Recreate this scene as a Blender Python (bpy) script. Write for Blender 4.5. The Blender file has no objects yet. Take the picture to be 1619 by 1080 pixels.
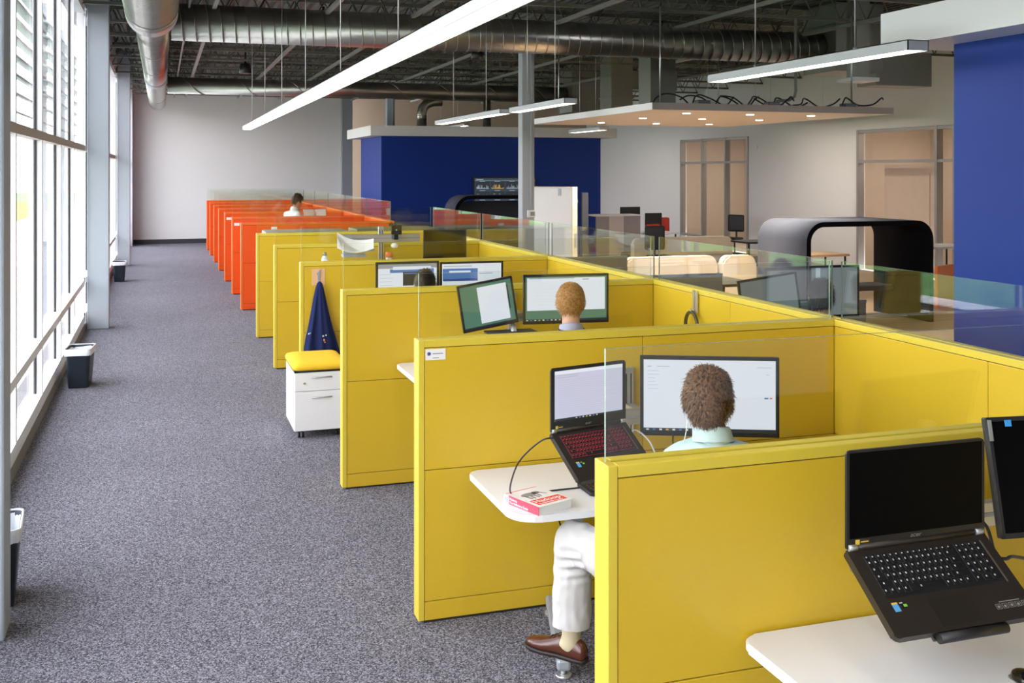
import bpy, bmesh, math, random
from mathutils import Vector, Matrix, noise
random.seed(7)
SC = bpy.context.scene
COL = SC.collection
R = math.radians

# ------------------------------------------------------------------ camera
cam_d = bpy.data.cameras.new('camera')
cam = bpy.data.objects.new('camera', cam_d); COL.objects.link(cam)
cam.location = (0, 0, 2.16)
cam.rotation_euler = (R(90), 0, R(-18.26))
cam_d.sensor_width = 36.0
cam_d.lens = 36.0*1678/1619
cam_d.shift_y = -270/1619
cam_d.clip_end = 300
SC.camera = cam

# ------------------------------------------------------------------ world / view
W = bpy.data.worlds.new('overcast_sky'); SC.world = W
W.use_nodes = True
wn = W.node_tree.nodes; wl = W.node_tree.links
bg = wn['Background']
tc = wn.new('ShaderNodeTexCoord'); sep = wn.new('ShaderNodeSeparateXYZ'); rmp = wn.new('ShaderNodeValToRGB')
wl.new(tc.outputs['Generated'], sep.inputs[0]); wl.new(sep.outputs['Z'], rmp.inputs[0]); wl.new(rmp.outputs[0], bg.inputs['Color'])
rmp.color_ramp.elements[0].position = 0.0; rmp.color_ramp.elements[0].color = (.99, .965, 1.0, 1)
rmp.color_ramp.elements[1].position = 0.8; rmp.color_ramp.elements[1].color = (.80, .86, 1.0, 1)
bg.inputs['Strength'].default_value = 10.0
SC.view_settings.view_transform = 'Standard'
SC.view_settings.look = 'None'
SC.view_settings.gamma = 1
SC.view_settings.use_curve_mapping = False
SC.view_settings.exposure = -0.12
SC.cycles.use_denoising = True
SC.cycles.transparent_max_bounces = 64
SC.cycles.max_bounces = 8
SC.cycles.diffuse_bounces = 4
SC.cycles.glossy_bounces = 4
SC.cycles.sample_clamp_indirect = 6.0

PENDANT = 9.5      # emission of the linear pendants
ROOMW = 14.5

# daylight portals in the openings of the window wall (they only steer sampling of the sky)
for (y0, y1) in ((-1.5, 5.3), (5.6, 15.4), (15.8, 25.6), (26, 33)):
    ld = bpy.data.lights.new('window_portal', 'AREA'); ld.shape = 'RECTANGLE'
    ld.size = y1-y0; ld.size_y = 4.2; ld.cycles.is_portal = True
    lo = bpy.data.objects.new('window_portal', ld); COL.objects.link(lo)
    lo.location = (-1.30, (y0+y1)/2, 2.15); lo.rotation_euler = (R(90), 0, R(-90))

# ------------------------------------------------------------------ materials
MATS = {}
def mat(name, col, rough=.5, metal=0, spec=.5, var=.04, scale=6, bump=0, bscale=200, emit=0, coat=0):
    if name in MATS: return MATS[name]
    m = bpy.data.materials.new(name); m.use_nodes = True
    n = m.node_tree.nodes; l = m.node_tree.links
    p = n['Principled BSDF']
    p.inputs['Roughness'].default_value = rough; p.inputs['Metallic'].default_value = metal
    p.inputs['Specular IOR Level'].default_value = spec
    p.inputs['Coat Weight'].default_value = coat
    t = n.new('ShaderNodeTexCoord'); nz = n.new('ShaderNodeTexNoise'); nz.inputs['Scale'].default_value = scale
    nz.inputs['Detail'].default_value = 4
    mx = n.new('ShaderNodeMix'); mx.data_type = 'RGBA'
    c = Vector(col)
    mx.inputs[6].default_value = (*(c*(1-var)), 1); mx.inputs[7].default_value = (*[min(1, v*(1+var)) for v in c], 1)
    l.new(t.outputs['Object'], nz.inputs['Vector']); l.new(nz.outputs['Fac'], mx.inputs[0])
    l.new(mx.outputs[2], p.inputs['Base Color'])
    if emit:
        if name.startswith('screen'):
            for k in list(p.inputs['Base Color'].links): m.node_tree.links.remove(k)
            p.inputs['Base Color'].default_value = (.01, .01, .01, 1)
        l.new(mx.outputs[2], p.inputs['Emission Color']); p.inputs['Emission Strength'].default_value = emit
    if bump:
        n2 = n.new('ShaderNodeTexNoise'); n2.inputs['Scale'].default_value = bscale; n2.inputs['Detail'].default_value = 3
        l.new(t.outputs['Object'], n2.inputs['Vector'])
        b = n.new('ShaderNodeBump'); b.inputs['Strength'].default_value = bump; b.inputs['Distance'].default_value = .004
        l.new(n2.outputs['Fac'], b.inputs['Height']); l.new(b.outputs[0], p.inputs['Normal'])
    MATS[name] = m
    return m

def srgb(r, g, b):
    f = lambda v: (v/255/12.92) if v/255 <= .04045 else ((v/255+.055)/1.055)**2.4
    return (f(r), f(g), f(b))

def glass_mat(name, tint, ior=1.5, scale=1.0):
    m = bpy.data.materials.new(name); m.use_nodes = True
    n = m.node_tree.nodes; l = m.node_tree.links; n.clear()
    o = n.new('ShaderNodeOutputMaterial'); tr = n.new('ShaderNodeBsdfTransparent'); gl = n.new('ShaderNodeBsdfGlossy')
    gl.inputs['Roughness'].default_value = 0.0; gl.inputs['Color'].default_value = (1, 1, 1, 1)
    tr.inputs['Color'].default_value = (*tint, 1)
    fr = n.new('ShaderNodeFresnel'); fr.inputs['IOR'].default_value = ior
    mt = n.new('ShaderNodeMath'); mt.operation = 'MULTIPLY'; mt.inputs[1].default_value = scale
    mx = n.new('ShaderNodeMixShader')
    ge = n.new('ShaderNodeNewGeometry'); mi = n.new('ShaderNodeMix'); mi.data_type = 'FLOAT'
    mi.inputs[2].default_value = ior; mi.inputs[3].default_value = 1/ior          # same reflectance on both sides of the sheet
    l.new(ge.outputs['Backfacing'], mi.inputs[0]); l.new(mi.outputs[0], fr.inputs['IOR'])
    l.new(fr.outputs[0], mt.inputs[0]); l.new(mt.outputs[0], mx.inputs[0])
    l.new(tr.outputs[0], mx.inputs[1]); l.new(gl.outputs[0], mx.inputs[2]); l.new(mx.outputs[0], o.inputs[0])
    MATS[name] = m
    return m

GLASS = glass_mat('clear_glass', (.965, .985, .97))
WGLASS = glass_mat('window_glass', (.985, .985, .985), scale=.5)
GEDGE = mat('glass_edge', (.24, .32, .25), .15, var=.1, spec=.8)
YEL = mat('yellow_panel', srgb(208, 174, 44), .28, spec=.5, var=.02, bump=.05, bscale=600)
YCAP = mat('yellow_trim', srgb(212, 188, 62), .38, spec=.45, var=.02)
ORA = mat('orange_panel', srgb(238, 84, 14), .4, spec=.4, var=.02, bump=.05, bscale=600)
OCAP = mat('orange_trim', srgb(242, 112, 40), .4, spec=.4, var=.02)
GAP = mat('dark_gap', (.02, .018, .01), .8)
WHITE = mat('white_laminate', (.80, .80, .80), .3, spec=.5, var=.01)
WPAINT = mat('white_paint', (.78, .77, .755), .75, spec=.2, var=.015, bump=.04, bscale=300)
WFRAME = mat('white_aluminium', (.80, .81, .82), .4, spec=.5, var=.015)
COLM = mat('column_paint', (.37, .41, .45), .5, spec=.3, var=.02)
BLUE = mat('blue_wall_paint', srgb(20, 54, 138), .5, spec=.22, var=.03, bump=.03, bscale=300)
TAN = mat('tan_paint', (.56, .44, .32), .8, spec=.2, var=.02)
DECK = mat('roof_deck_steel', (.080, .082, .064), .6, spec=.3, var=.1)
JOIST = mat('joist_steel', (.12, .125, .10), .55, spec=.3, var=.1)
STRUT = mat('strut_steel', (.26, .26, .235), .5, metal=.2, var=.08)
GALV = mat('galvanised_steel', (.37, .36, .32), .30, metal=.92, var=.16, scale=3, bump=.06, bscale=30)
GALV2 = mat('galvanised_sheet', (.21, .215, .185), .45, metal=.55, var=.1, scale=3)
SILVER = mat('silver_metal', (.58, .58, .57), .32, metal=.7, var=.03)
GREYM = mat('grey_metal', (.36, .39, .43), .4, metal=.25, var=.04)
CHROME = mat('chrome', (.75, .75, .76), .12, metal=1, var=.02)
BLACK = mat('black_plastic', (.012, .012, .013), .4, var=.1)
BLACKG = mat('black_gloss', (.004, .004, .005), .12, spec=.5, var=.05)
BLACKM = mat('black_screen', (.002, .002, .0025), .35, spec=.06, var=.05)
DARKB = mat('dark_brown_metal', (.035, .027, .020), .38, metal=.3, var=.06)
KEYM = mat('key_black', (.010, .009, .009), .45, var=.1)
LEGEND = mat('key_legend', (.55, .55, .57), .5)
REDLEG = mat('key_glow_red', (.8, .03, .05), .5, emit=.4)
DGREY = mat('dark_grey_felt', (.05, .055, .07), .9, spec=.1, var=.08, bump=.2, bscale=400)
GREYF = mat('grey_felt', (.062, .070, .095), .85, spec=.15, var=.06, bump=.2, bscale=400)
GREYP = mat('grey_panel', (.25, .26, .24), .6, var=.04)
HOUSE = mat('lamp_housing', (.46, .48, .50), .5)
TAUPE_E = mat('taupe_edge', (.36, .32, .29), .6)
BFELT = mat('black_felt', (.005, .005, .006), .95, spec=.05)
BEIGEF = mat('beige_fabric', (.50, .42, .34), .85, spec=.15, var=.04, bump=.2, bscale=300)
TRANS = mat('transom_warm_light', (.42, .36, .31), .5)  # brown tone stands for warm room light on the transom
CREAM = mat('cream_fabric', (.74, .66, .52), .85, spec=.15, var=.04, bump=.2, bscale=300)
PAPER = mat('paper', (.80, .79, .76), .8, spec=.15, var=.02)
BEIGE = mat('beige_card', srgb(222, 176, 130), .6, var=.03)
REDF = mat('red_fabric', (.55, .05, .03), .8, var=.06)
GREENF = mat('lime_fabric', (.42, .52, .08), .85, var=.05, bump=.2, bscale=300)
CUSH = mat('yellow_fabric', srgb(244, 196, 52), .8, spec=.2, var=.05, bump=.25, bscale=500)
ORP = mat('orange_plastic', (.75, .18, .03), .4)
WTXT = mat('white_print', (.85, .85, .85), .6)
SCRW = mat('screen_white', (.86, .90, 1.0), .3, emit=.95, var=.01)
SCRL = mat('screen_lavender', (.72, .72, .90), .3, emit=.85, var=.02)
SCRG = mat('screen_green', (.11, .27, .19), .3, emit=.75, var=.04)
SCRB = mat('screen_blue', (.10, .25, .62), .3, emit=.8, var=.04)
SCRD = mat('screen_dark', (.03, .04, .05), .3, emit=.6, var=.1)
SCRGR = mat('screen_grey', (.55, .56, .60), .3, emit=.6, var=.04)
SCRN = mat('screen_navy', (.035, .06, .085), .3, emit=.9, var=.1)
SCRLT = mat('screen_pale_line', (.45, .55, .62), .3, emit=.9)
SCRO = mat('screen_amber', (.75, .5, .12), .3, emit=.9)
LAMP = mat('lamp_diffuser', (1.0, .90, .78), .5, emit=PENDANT, var=.005)
LAMPFILL = mat('fill_diffuser', (1.0, .90, .78), .5, emit=26, var=.005)  # only for the added fill lights out of view
LAMPS = mat('downlight_lens', (1.0, .90, .74), .5, emit=9, var=.005)
TANC = mat('cloud_panel', (.88, .76, .61), .4, spec=.5, var=.03)
SOFT = mat('liner_plastic', (.72, .74, .77), .35, var=.06)
BINM = mat('bin_plastic', (.016, .024, .034), .45, var=.1)
NAVY = mat('navy_cloth', (.014, .022, .085), .9, spec=.15, var=.15, bump=.3, bscale=350)
BASEB = mat('dark_baseboard', (.03, .032, .04), .5)
LAV = mat('lavender_paint', (.52, .50, .55), .75, spec=.2)

def carpet():
    m = bpy.data.materials.new('speckled_carpet'); m.use_nodes = True
    n = m.node_tree.nodes; l = m.node_tree.links; p = n['Principled BSDF']
    p.inputs['Roughness'].default_value = .95; p.inputs['Specular IOR Level'].default_value = .12
    t = n.new('ShaderNodeTexCoord')
    a = n.new('ShaderNodeTexVoronoi'); a.inputs['Scale'].default_value = 185; a.feature = 'F1'
    b = n.new('ShaderNodeTexNoise'); b.inputs['Scale'].default_value = .5; b.inputs['Detail'].default_value = 3
    a2 = n.new('ShaderNodeTexNoise'); a2.inputs['Scale'].default_value = 75; a2.inputs['Detail'].default_value = 4; a2.inputs['Roughness'].default_value = .8
    for q in (a, b, a2): l.new(t.outputs['Object'], q.inputs['Vector'])
    sp = n.new('ShaderNodeSeparateColor'); l.new(a.outputs['Color'], sp.inputs[0])
    av = n.new('ShaderNodeMix'); av.data_type = 'FLOAT'; av.inputs[0].default_value = .42
    l.new(sp.outputs[0], av.inputs[2]); l.new(a2.outputs['Fac'], av.inputs[3])
    r = n.new('ShaderNodeValToRGB'); e = r.color_ramp.elements
    e[0].position = .22; e[0].color = (.034, .034, .042, 1); e[1].position = .80; e[1].color = (.40, .388, .425, 1)
    x = e.new(.5); x.color = (.138, .134, .148, 1)
    l.new(av.outputs[0], r.inputs[0])
    mx = n.new('ShaderNodeMix'); mx.data_type = 'RGBA'; mx.blend_type = 'MULTIPLY'; mx.inputs[0].default_value = .35
    l.new(r.outputs[0], mx.inputs[6]); l.new(b.outputs['Fac'], mx.inputs[7]); 
    g = n.new('ShaderNodeMix'); g.data_type = 'RGBA'; g.blend_type = 'MULTIPLY'; g.inputs[0].default_value = 1
    g.inputs[7].default_value = (1.18, 1.17, 1.2, 1); l.new(mx.outputs[2], g.inputs[6])
    l.new(g.outputs[2], p.inputs['Base Color'])
    bp = n.new('ShaderNodeBump'); bp.inputs['Strength'].default_value = .12; bp.inputs['Distance'].default_value = .004
    l.new(a2.outputs['Fac'], bp.inputs['Height']); l.new(bp.outputs[0], p.inputs['Normal'])
    return m
CARPET = carpet()

def noise_ramp_mat(name, stops, scale, rough=.9, vec='Object', stretch=(1, 1, 1), bump=.3):
    m = bpy.data.materials.new(name); m.use_nodes = True
    n = m.node_tree.nodes; l = m.node_tree.links; p = n['Principled BSDF']
    p.inputs['Roughness'].default_value = rough; p.inputs['Specular IOR Level'].default_value = .25
    t = n.new('ShaderNodeTexCoord'); mp = n.new('ShaderNodeMapping'); mp.inputs['Scale'].default_value = stretch
    a = n.new('ShaderNodeTexNoise'); a.inputs['Scale'].default_value = scale; a.inputs['Detail'].default_value = 4
    l.new(t.outputs[vec], mp.inputs[0]); l.new(mp.outputs[0], a.inputs['Vector'])
    r = n.new('ShaderNodeValToRGB'); e = r.color_ramp.elements
    e[0].position = .35; e[0].color = (*stops[0], 1); e[1].position = .65; e[1].color = (*stops[1], 1)
    l.new(a.outputs['Fac'], r.inputs[0]); l.new(r.outputs[0], p.inputs['Base Color'])
    b = n.new('ShaderNodeBump'); b.inputs['Strength'].default_value = bump; b.inputs['Distance'].default_value = .004
    l.new(a.outputs['Fac'], b.inputs['Height']); l.new(b.outputs[0], p.inputs['Normal'])
    return m
GRASS = noise_ramp_mat('lawn_grass', ((.06, .16, .03), (.12, .26, .06)), 3)
PAVE = mat('bright_ground', (.60, .59, .57), .9, var=.05, scale=2)
TANFL = noise_ramp_mat('tan_bounce_floor', ((.46, .32, .20), (.56, .41, .27)), 3, rough=.5, stretch=(1, 12, 1), bump=.05)
LEAF = noise_ramp_mat('tree_leaf', ((.10, .14, .07), (.45, .48, .40)), 2)

# ------------------------------------------------------------------ mesh helpers
class MB:
    def __init__(s, mats):
        s.bm = bmesh.new(); s.mats = mats if isinstance(mats, (list, tuple)) else [mats]
    def _fin(s, verts, mi, M=None, smooth=False):
        if M is not None: bmesh.ops.transform(s.bm, matrix=M, verts=verts)
        fs = {f for v in verts for f in v.link_faces}
        for f in fs: f.material_index = mi; f.smooth = smooth
        return verts
    def box(s, x0, x1, y0, y1, z0, z1, mi=0, bev=0, M=None, seg=2):
        r = bmesh.ops.create_cube(s.bm, size=1)
        vs = r['verts']
        for v in vs:
            v.co = Vector(((x0+x1)/2+v.co.x*(x1-x0), (y0+y1)/2+v.co.y*(y1-y0), (z0+z1)/2+v.co.z*(z1-z0)))
        if bev:
            es = list({e for v in vs for e in v.link_edges})
            rr = bmesh.ops.bevel(s.bm, geom=es, offset=bev, segments=seg, affect='EDGES', profile=.5)
            vs = list({v for f in rr['faces'] for v in f.verts} | {v for v in vs if v.is_valid})
        return s._fin(vs, mi, M)
    def quad(s, pts, mi=0):
        vs = [s.bm.verts.new(p) for p in pts]; f = s.bm.faces.new(vs); f.material_index = mi; return f
    def cyl(s, p0, p1, r, mi=0, seg=16, r2=None, caps=True):
        p0 = Vector(p0); p1 = Vector(p1); d = p1-p0
        M = Matrix.Translation((p0+p1)/2) @ d.to_track_quat('Z', 'Y').to_matrix().to_4x4()
        rr = bmesh.ops.create_cone(s.bm, cap_ends=caps, segments=seg, radius1=r, radius2=r if r2 is None else r2, depth=d.length)
        s._fin(rr['verts'], mi, M)
        for f in {f for v in rr['verts'] for f in v.link_faces}: f.smooth = len(f.verts) == 4
        return rr['verts']
    def sph(s, c, r, mi=0, sc=(1, 1, 1), seg=20, M=None):
        rr = bmesh.ops.create_uvsphere(s.bm, u_segments=seg, v_segments=max(8, seg*2//3), radius=r)
        MM = Matrix.Translation(c) @ Matrix.Diagonal((*sc, 1))
        if M is not None: MM = Matrix.Translation(c) @ M @ Matrix.Diagonal((*sc, 1))
        return s._fin(rr['verts'], mi, MM, True)
    def loft(s, rings, mi=0, closed=True, capa=True, capb=True, smooth=True):
        R_ = [[s.bm.verts.new(p) for p in ring] for ring in rings]
        n = len(R_[0])
        for a, b in zip(R_[:-1], R_[1:]):
            for i in range(n if closed else n-1):
                j = (i+1) % n
                f = s.bm.faces.new((a[i], a[j], b[j], b[i])); f.material_index = mi; f.smooth = smooth
        if capa: f = s.bm.faces.new(list(reversed(R_[0]))); f.material_index = mi
        if capb: f = s.bm.faces.new(R_[-1]); f.material_index = mi
        return [v for r in R_ for v in r]
    def tube(s, pts, r, mi=0, seg=8):
        pts = [Vector(p) for p in pts]
        rings = []; up = None
        for i, p in enumerate(pts):
            t = (pts[min(i+1, len(pts)-1)]-pts[max(i-1, 0)]).normalized()
            if up is None: up = Vector((0, 0, 1)) if abs(t.z) < .9 else Vector((1, 0, 0))
            a = t.cross(up).normalized(); b = a.cross(t).normalized(); up = b
            rr = r[i] if isinstance(r, (list, tuple)) else r
            rings.append([p+a*rr*math.cos(2*math.pi*k/seg)+b*rr*math.sin(2*math.pi*k/seg) for k in range(seg)])
        return s.loft(rings, mi)
    def prism(s, poly, z0, z1, mi=0, M=None, bev=0):
        bot = [s.bm.verts.new((x, y, z0)) for x, y in poly]; top = [s.bm.verts.new((x, y, z1)) for x, y in poly]
        n = len(poly)
        fs = [s.bm.faces.new(list(reversed(bot))), s.bm.faces.new(top)]
        for i in range(n): fs.append(s.bm.faces.new((bot[i], bot[(i+1) % n], top[(i+1) % n], top[i])))
        vs = bot+top
        if bev:
            es = [e for e in fs[0].edges]+[e for e in fs[1].edges]
            rr = bmesh.ops.bevel(s.bm, geom=es, offset=bev, segments=2, affect='EDGES')
            vs = list({v for f in rr['faces'] for v in f.verts} | {v for v in vs if v.is_valid})
        return s._fin(vs, mi, M)
    def build(s, name, parent=None, loc=None, recalc=True, smooth=False):
        if recalc: bmesh.ops.recalc_face_normals(s.bm, faces=s.bm.faces)
        me = bpy.data.meshes.new(name); s.bm.to_mesh(me); s.bm.free()
        for m in s.mats: me.materials.append(m)
        if smooth:
            for p in me.polygons: p.use_smooth = True
        o = bpy.data.objects.new(name, me); COL.objects.link(o)
        if parent is not None: o.parent = parent
        if loc is not None: o.location = loc
        return o

def rrect(x0, x1, y0, y1, r, n=6):
    pts = []
    rs = r if isinstance(r, (list, tuple)) else (r,)*4
    for (cx, cy, a0, q) in ((x0+rs[0], y0+rs[0], 180, rs[0]), (x1-rs[1], y0+rs[1], 270, rs[1]), (x1-rs[2], y1-rs[2], 0, rs[2]), (x0+rs[3], y1-rs[3], 90, rs[3])):
        if q < 1e-6: pts.append((cx, cy)); continue
        for k in range(n+1):
            a = R(a0+90*k/n); pts.append((cx+q*math.cos(a), cy+q*math.sin(a)))
    return pts

def thing(name, label, cat, loc=(0, 0, 0), rz=0, group=None):
    o = bpy.data.objects.new(name, None); COL.objects.link(o)
    o.location = loc; o.rotation_euler = (0, 0, rz); o.empty_display_size = .1
    o['label'] = label; o['category'] = cat
    if group: o['group'] = group
    return o
def tag(o, label, cat, group=None, kind=None):
    o['label'] = label; o['category'] = cat
    if group: o['group'] = group
    if kind: o['kind'] = kind
    return o
def struct(o):
    o['kind'] = 'structure'; return o
def copy_tree(o, parent=None):
    c = o.copy(); COL.objects.link(c)
    if parent is not None: c.parent = parent
    for ch in list(o.children): copy_tree(ch, c)
    return c
def dup(o, loc, rz=None, label=None):
    c = copy_tree(o); c.location = loc
    if rz is not None: c.rotation_euler = (0, 0, rz)
    if label: c['label'] = label
    return c
def text_mesh(name, s, size, mat_, M, parent, shear=0, depth=.0003):
    cu = bpy.data.curves.new(name, 'FONT'); cu.body = s; cu.size = size; cu.shear = shear; cu.extrude = depth
    cu.align_x = 'LEFT'
    t = bpy.data.objects.new(name, cu); COL.objects.link(t)
    bpy.context.view_layer.update()
    me = bpy.data.meshes.new_from_object(t.evaluated_get(bpy.context.evaluated_depsgraph_get()))
    bpy.data.objects.remove(t); bpy.data.curves.remove(cu)
    me.name = name; me.materials.clear(); me.materials.append(mat_); me.transform(M)
    o = bpy.data.objects.new(name, me); COL.objects.link(o); o.parent = parent
    return o

def smooth(pts, n=6):
    P = [Vector(p) for p in pts]; out = []
    for i in range(len(P)-1):
        a = P[max(i-1, 0)]; b = P[i]; c = P[i+1]; d = P[min(i+2, len(P)-1)]
        for k in range(n):
            s = k/n
            out.append(.5*((2*b)+(c-a)*s+(2*a-5*b+4*c-d)*s*s+(3*b-a-3*c+d)*s**3))
    out.append(P[-1]); return out
# ================================================================== SETTING
YB, YF = -1.5, 33.1          # back of the room, pulled close to cut daylight; far wall
ZD = 4.85                    # underside of the roof deck
m = MB(CARPET); m.box(-1.0, ROOMW, YB, 35.6, -.1, 0); struct(m.build('floor'))
# lawn and trees outside the window wall
m = MB(GRASS); m.box(-60, -6.2, -40, 120, -.35, -.14); struct(m.build('lawn'))
m = MB(PAVE); m.box(-6.2, -1.31, -40, 120, -.35, -.12); struct(m.build('added_bright_ground'))  # pale ground strip added to whiten the view through the window glass
m = MB(TANFL); m.box(5.75, ROOMW, 7.6, 24.3, 0, .004); struct(m.build('floor'))  # lighter floor zone added to bounce downlight onto the hanging panel

# corrugated roof deck
m = MB(DECK)
xs = []; x = -1.3
while x < ROOMW+.3:
    xs += [(x, ZD), (x+.055, ZD), (x+.085, ZD+.055), (x+.125, ZD+.055)]; x += .155
rings = [[(px, YB, pz) for px, pz in xs], [(px, 36, pz) for px, pz in xs]]
m.loft(rings, closed=False, capa=False, capb=False, smooth=False)
m.box(-1.3, ROOMW+.4, YB-.2, 36, ZD+.12, ZD+.2)
struct(m.build('ceiling', recalc=False))

# far wall with its dark baseboard, the recess beyond it
m = MB(WPAINT); m.box(-1.3, 5.40, YF, YF+.2, 0, ZD); struct(m.build('wall_far'))
m = MB(BASEB); m.box(-.98, 5.38, YF-.02, YF, 0, .13); struct(m.build('baseboard_far'))
m = MB(TAN); m.box(5.40, ROOMW+.3, 35.4, 35.6, 0, ZD); struct(m.build('wall_recess'))
m = MB(GREYM); m.box(5.30, 5.62, YF-.28, YF-.02, 0, ZD); m.build('column')
struct(bpy.data.objects['column'])
m = MB(LAV); m.box(-1.05, -.80, YF-.9, YF-.02, 0, ZD); struct(m.build('trim_1'))
# unseen back wall, pulled close to darken the panel faces towards the camera
m = MB(WPAINT); m.box(-1.3, ROOMW+.3, YB-.2, YB, 0, ZD); struct(m.build('wall_back'))

# right wall with two glazed openings
def wall_right():
    m = MB(WPAINT)
    X0, X1 = ROOMW, ROOMW+.2
    for (a, b, z0, z1) in ((5.6, 16.7, 0, ZD), (19.75, 24.3, 0, ZD), (28.1, 35.4, 0, ZD), (16.7, 19.75, 3.05, ZD), (24.3, 28.1, 3.06, ZD)):
        m.box(X0, X1, a, b, z0, z1)
    return struct(m.build('wall_right'))
wall_right()
FRM = mat('mullion_grey', (.34, .33, .32), .45, metal=.3)
def storefront(name, ya, yb, ztop, vs, hs, door):
    X0, X1 = ROOMW-.03, ROOMW+.12
    m = MB(FRM)
    for y in (ya, yb-.07, *vs): m.box(X0, X1, y, y+.07, 0, ztop)
    for z in (ztop-.07, *hs): m.box(X0+.01, X1-.01, ya, yb, z, z+.06)
    o = struct(m.build(name))
    g = MB(WGLASS); g.box(ROOMW+.05, ROOMW+.06, ya+.03, yb-.03, .02, ztop-.03); g.build('glass_pane', o)
    if door:
        d = MB(mat('door_wood', (.62, .48, .36), .5, var=.06)); a, b = door
        d.box(ROOMW+.40, ROOMW+.45, a, b, 0, 2.28, bev=.004)
        d.box(ROOMW+.385, ROOMW+.40, a+.16, b-.16, .25, 2.1)
        d.build('door_leaf', o)
    # the lit room behind
    m = MB(mat('warm_paint', (.62, .54, .46), .8))
    m.box(ROOMW+2.6, ROOMW+2.7, ya-.8, yb+.8, 0, 3.3); m.box(ROOMW+.2, ROOMW+2.7, ya-.9, ya-.8, 0, 3.3)
    m.box(ROOMW+.2, ROOMW+2.7, yb+.8, yb+.9, 0, 3.3); m.box(ROOMW+.2, ROOMW+2.7, ya-.9, yb+.9, 3.3, 3.4)
    m.box(ROOMW+.2, ROOMW+2.7, ya-.9, yb+.9, -.1, 0)
    struct(m.build('wall_room_beyond'))
    ld = bpy.data.lights.new('room_lamp', 'AREA'); ld.size = 1.0; ld.energy = 62; ld.color = (1, .86, .70)
    lo = bpy.data.objects.new('room_lamp', ld); COL.objects.link(lo); lo.location = (ROOMW+1.4, (ya+yb)/2, 3.25)
    return o
storefront('window_6', 24.3, 28.1, 3.06, (25.45, 26.75), (.28, 2.36), None)
storefront('door_1', 16.7, 19.75, 3.05, (17.2,), (2.33,), (17.75, 19.35))
m = MB(FRM); m.box(ROOMW-.04, ROOMW, 16.2, 16.28, 0, 3.1); struct(m.build('trim_2'))

# blue pods with white cornices
def pod(n, x0, x1, y0, y1, zc, oh, ct):
    m = MB(BLUE); m.box(x0, x1, y0, y1, 0, zc); o = struct(m.build('wall_blue_'+n))
    m = MB(WHITE if n == 'near' else WPAINT); m.box(x0-oh, x1+oh, y0-(oh if n == 'far' else 0), y1+oh, zc, zc+ct)
    struct(m.build('trim_cornice_'+n))
pod('far', 4.91, 10.5, 24.7, 27.4, 2.98, .31, .235)
pod('near', 4.88, ROOMW, YB, 5.64, 2.98, .32, .225)

# ------------------------------------------------------------------ window wall (left)
GX = -1.058
ZSILL, ZTR, ZHEAD = .66, 2.43, 4.32
m = MB(LAV); m.box(-1.25, -.98, YB, YF, ZHEAD+.05, ZD); struct(m.build('wall_left'))
m = MB(mat('curb_grey', (.20, .19, .185), .7)); m.box(-1.3, -.985, YB, YF, 0, .09); struct(m.build('baseboard_left'))
cols = (5.345, 15.5, 25.67)
for i, y in enumerate(cols):
    m = MB(COLM); m.box(-.965, -.685, y, y+.22, 0, ZD, bev=.012); struct(m.build('column'))
def window(n, y0, y1, muls):
    m = MB([WFRAME, TRANS])
    for y in muls: m.box(GX-.02, -1.0, y-.032, y+.032, .09, ZHEAD)
    for y in (y0, y1-.06): m.box(GX-.03, -1.0, y, y+.06, .09, ZHEAD)
    for z, h in ((ZTR, .075), (ZHEAD-.02, .075), (.09, .11)): m.box(GX-.03, -.995, y0, y1, z, z+h, 1 if z > 2 and z < 4 else 0)
    m.box(GX-.03, -.992, y0, y1, ZSILL-.045, ZSILL+.03)
    o = struct(m.build('window_%d' % n))
    k = MB(BLACK)
    for y in muls:
        for s in (-1, 1): k.box(GX-.012, GX+.012, y+s*.036-.004, y+s*.036+.004, .2, ZHEAD)
    k.build('gasket', o)
    g = MB(WGLASS); g.box(GX-.005, GX+.005, y0+.02, y1-.02, .15, ZHEAD); g.build('glass_pane', o)
window(1, -1.45, 5.34, (-.6, 1.2, 3.0, 4.8))
window(2, 5.57, 15.49, (6.6, 8.42, 10.2, 12.02, 13.8))
window(3, 15.73, 25.66, (16.9, 18.65, 20.4, 22.15, 23.9))
window(4, 25.9, 32.2, (27.5, 29.2, 30.9))
# sunshade louvres outside the upper panes
LV = mat('louvre_grey', (.30, .32, .34), .5, metal=.3)
for (a, b, w) in ((-1.4, 5.2, 'beside the nearest window bay'), (5.7, 15.4, 'outside the middle window bay'), (15.8, 25.6, 'outside the far window bay')):
    t = thing('sun_louvre', 'horizontal grey sunshade blades in front of the upper panes, '+w, 'louvre', (-1.55, (a+b)/2, 0))
    h = (b-a)/2
    for k in range(9):
        z = 2.62+k*.2; m = MB(LV)
        m.box(-.09, .09, -h, h, z-.012, z+.012, M=Matrix.Translation((0, 0, z)) @ Matrix.Rotation(R(22), 4, 'Y') @ Matrix.Translation((0, 0, -z))); m.build('blade', t)
    for yy in (-h+.3, -h/3, h/3, h-.3):
        m = MB(LV); m.box(-.03, .03, yy-.02, yy+.02, -.12, 4.5); m.build('support_post', t)

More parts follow.
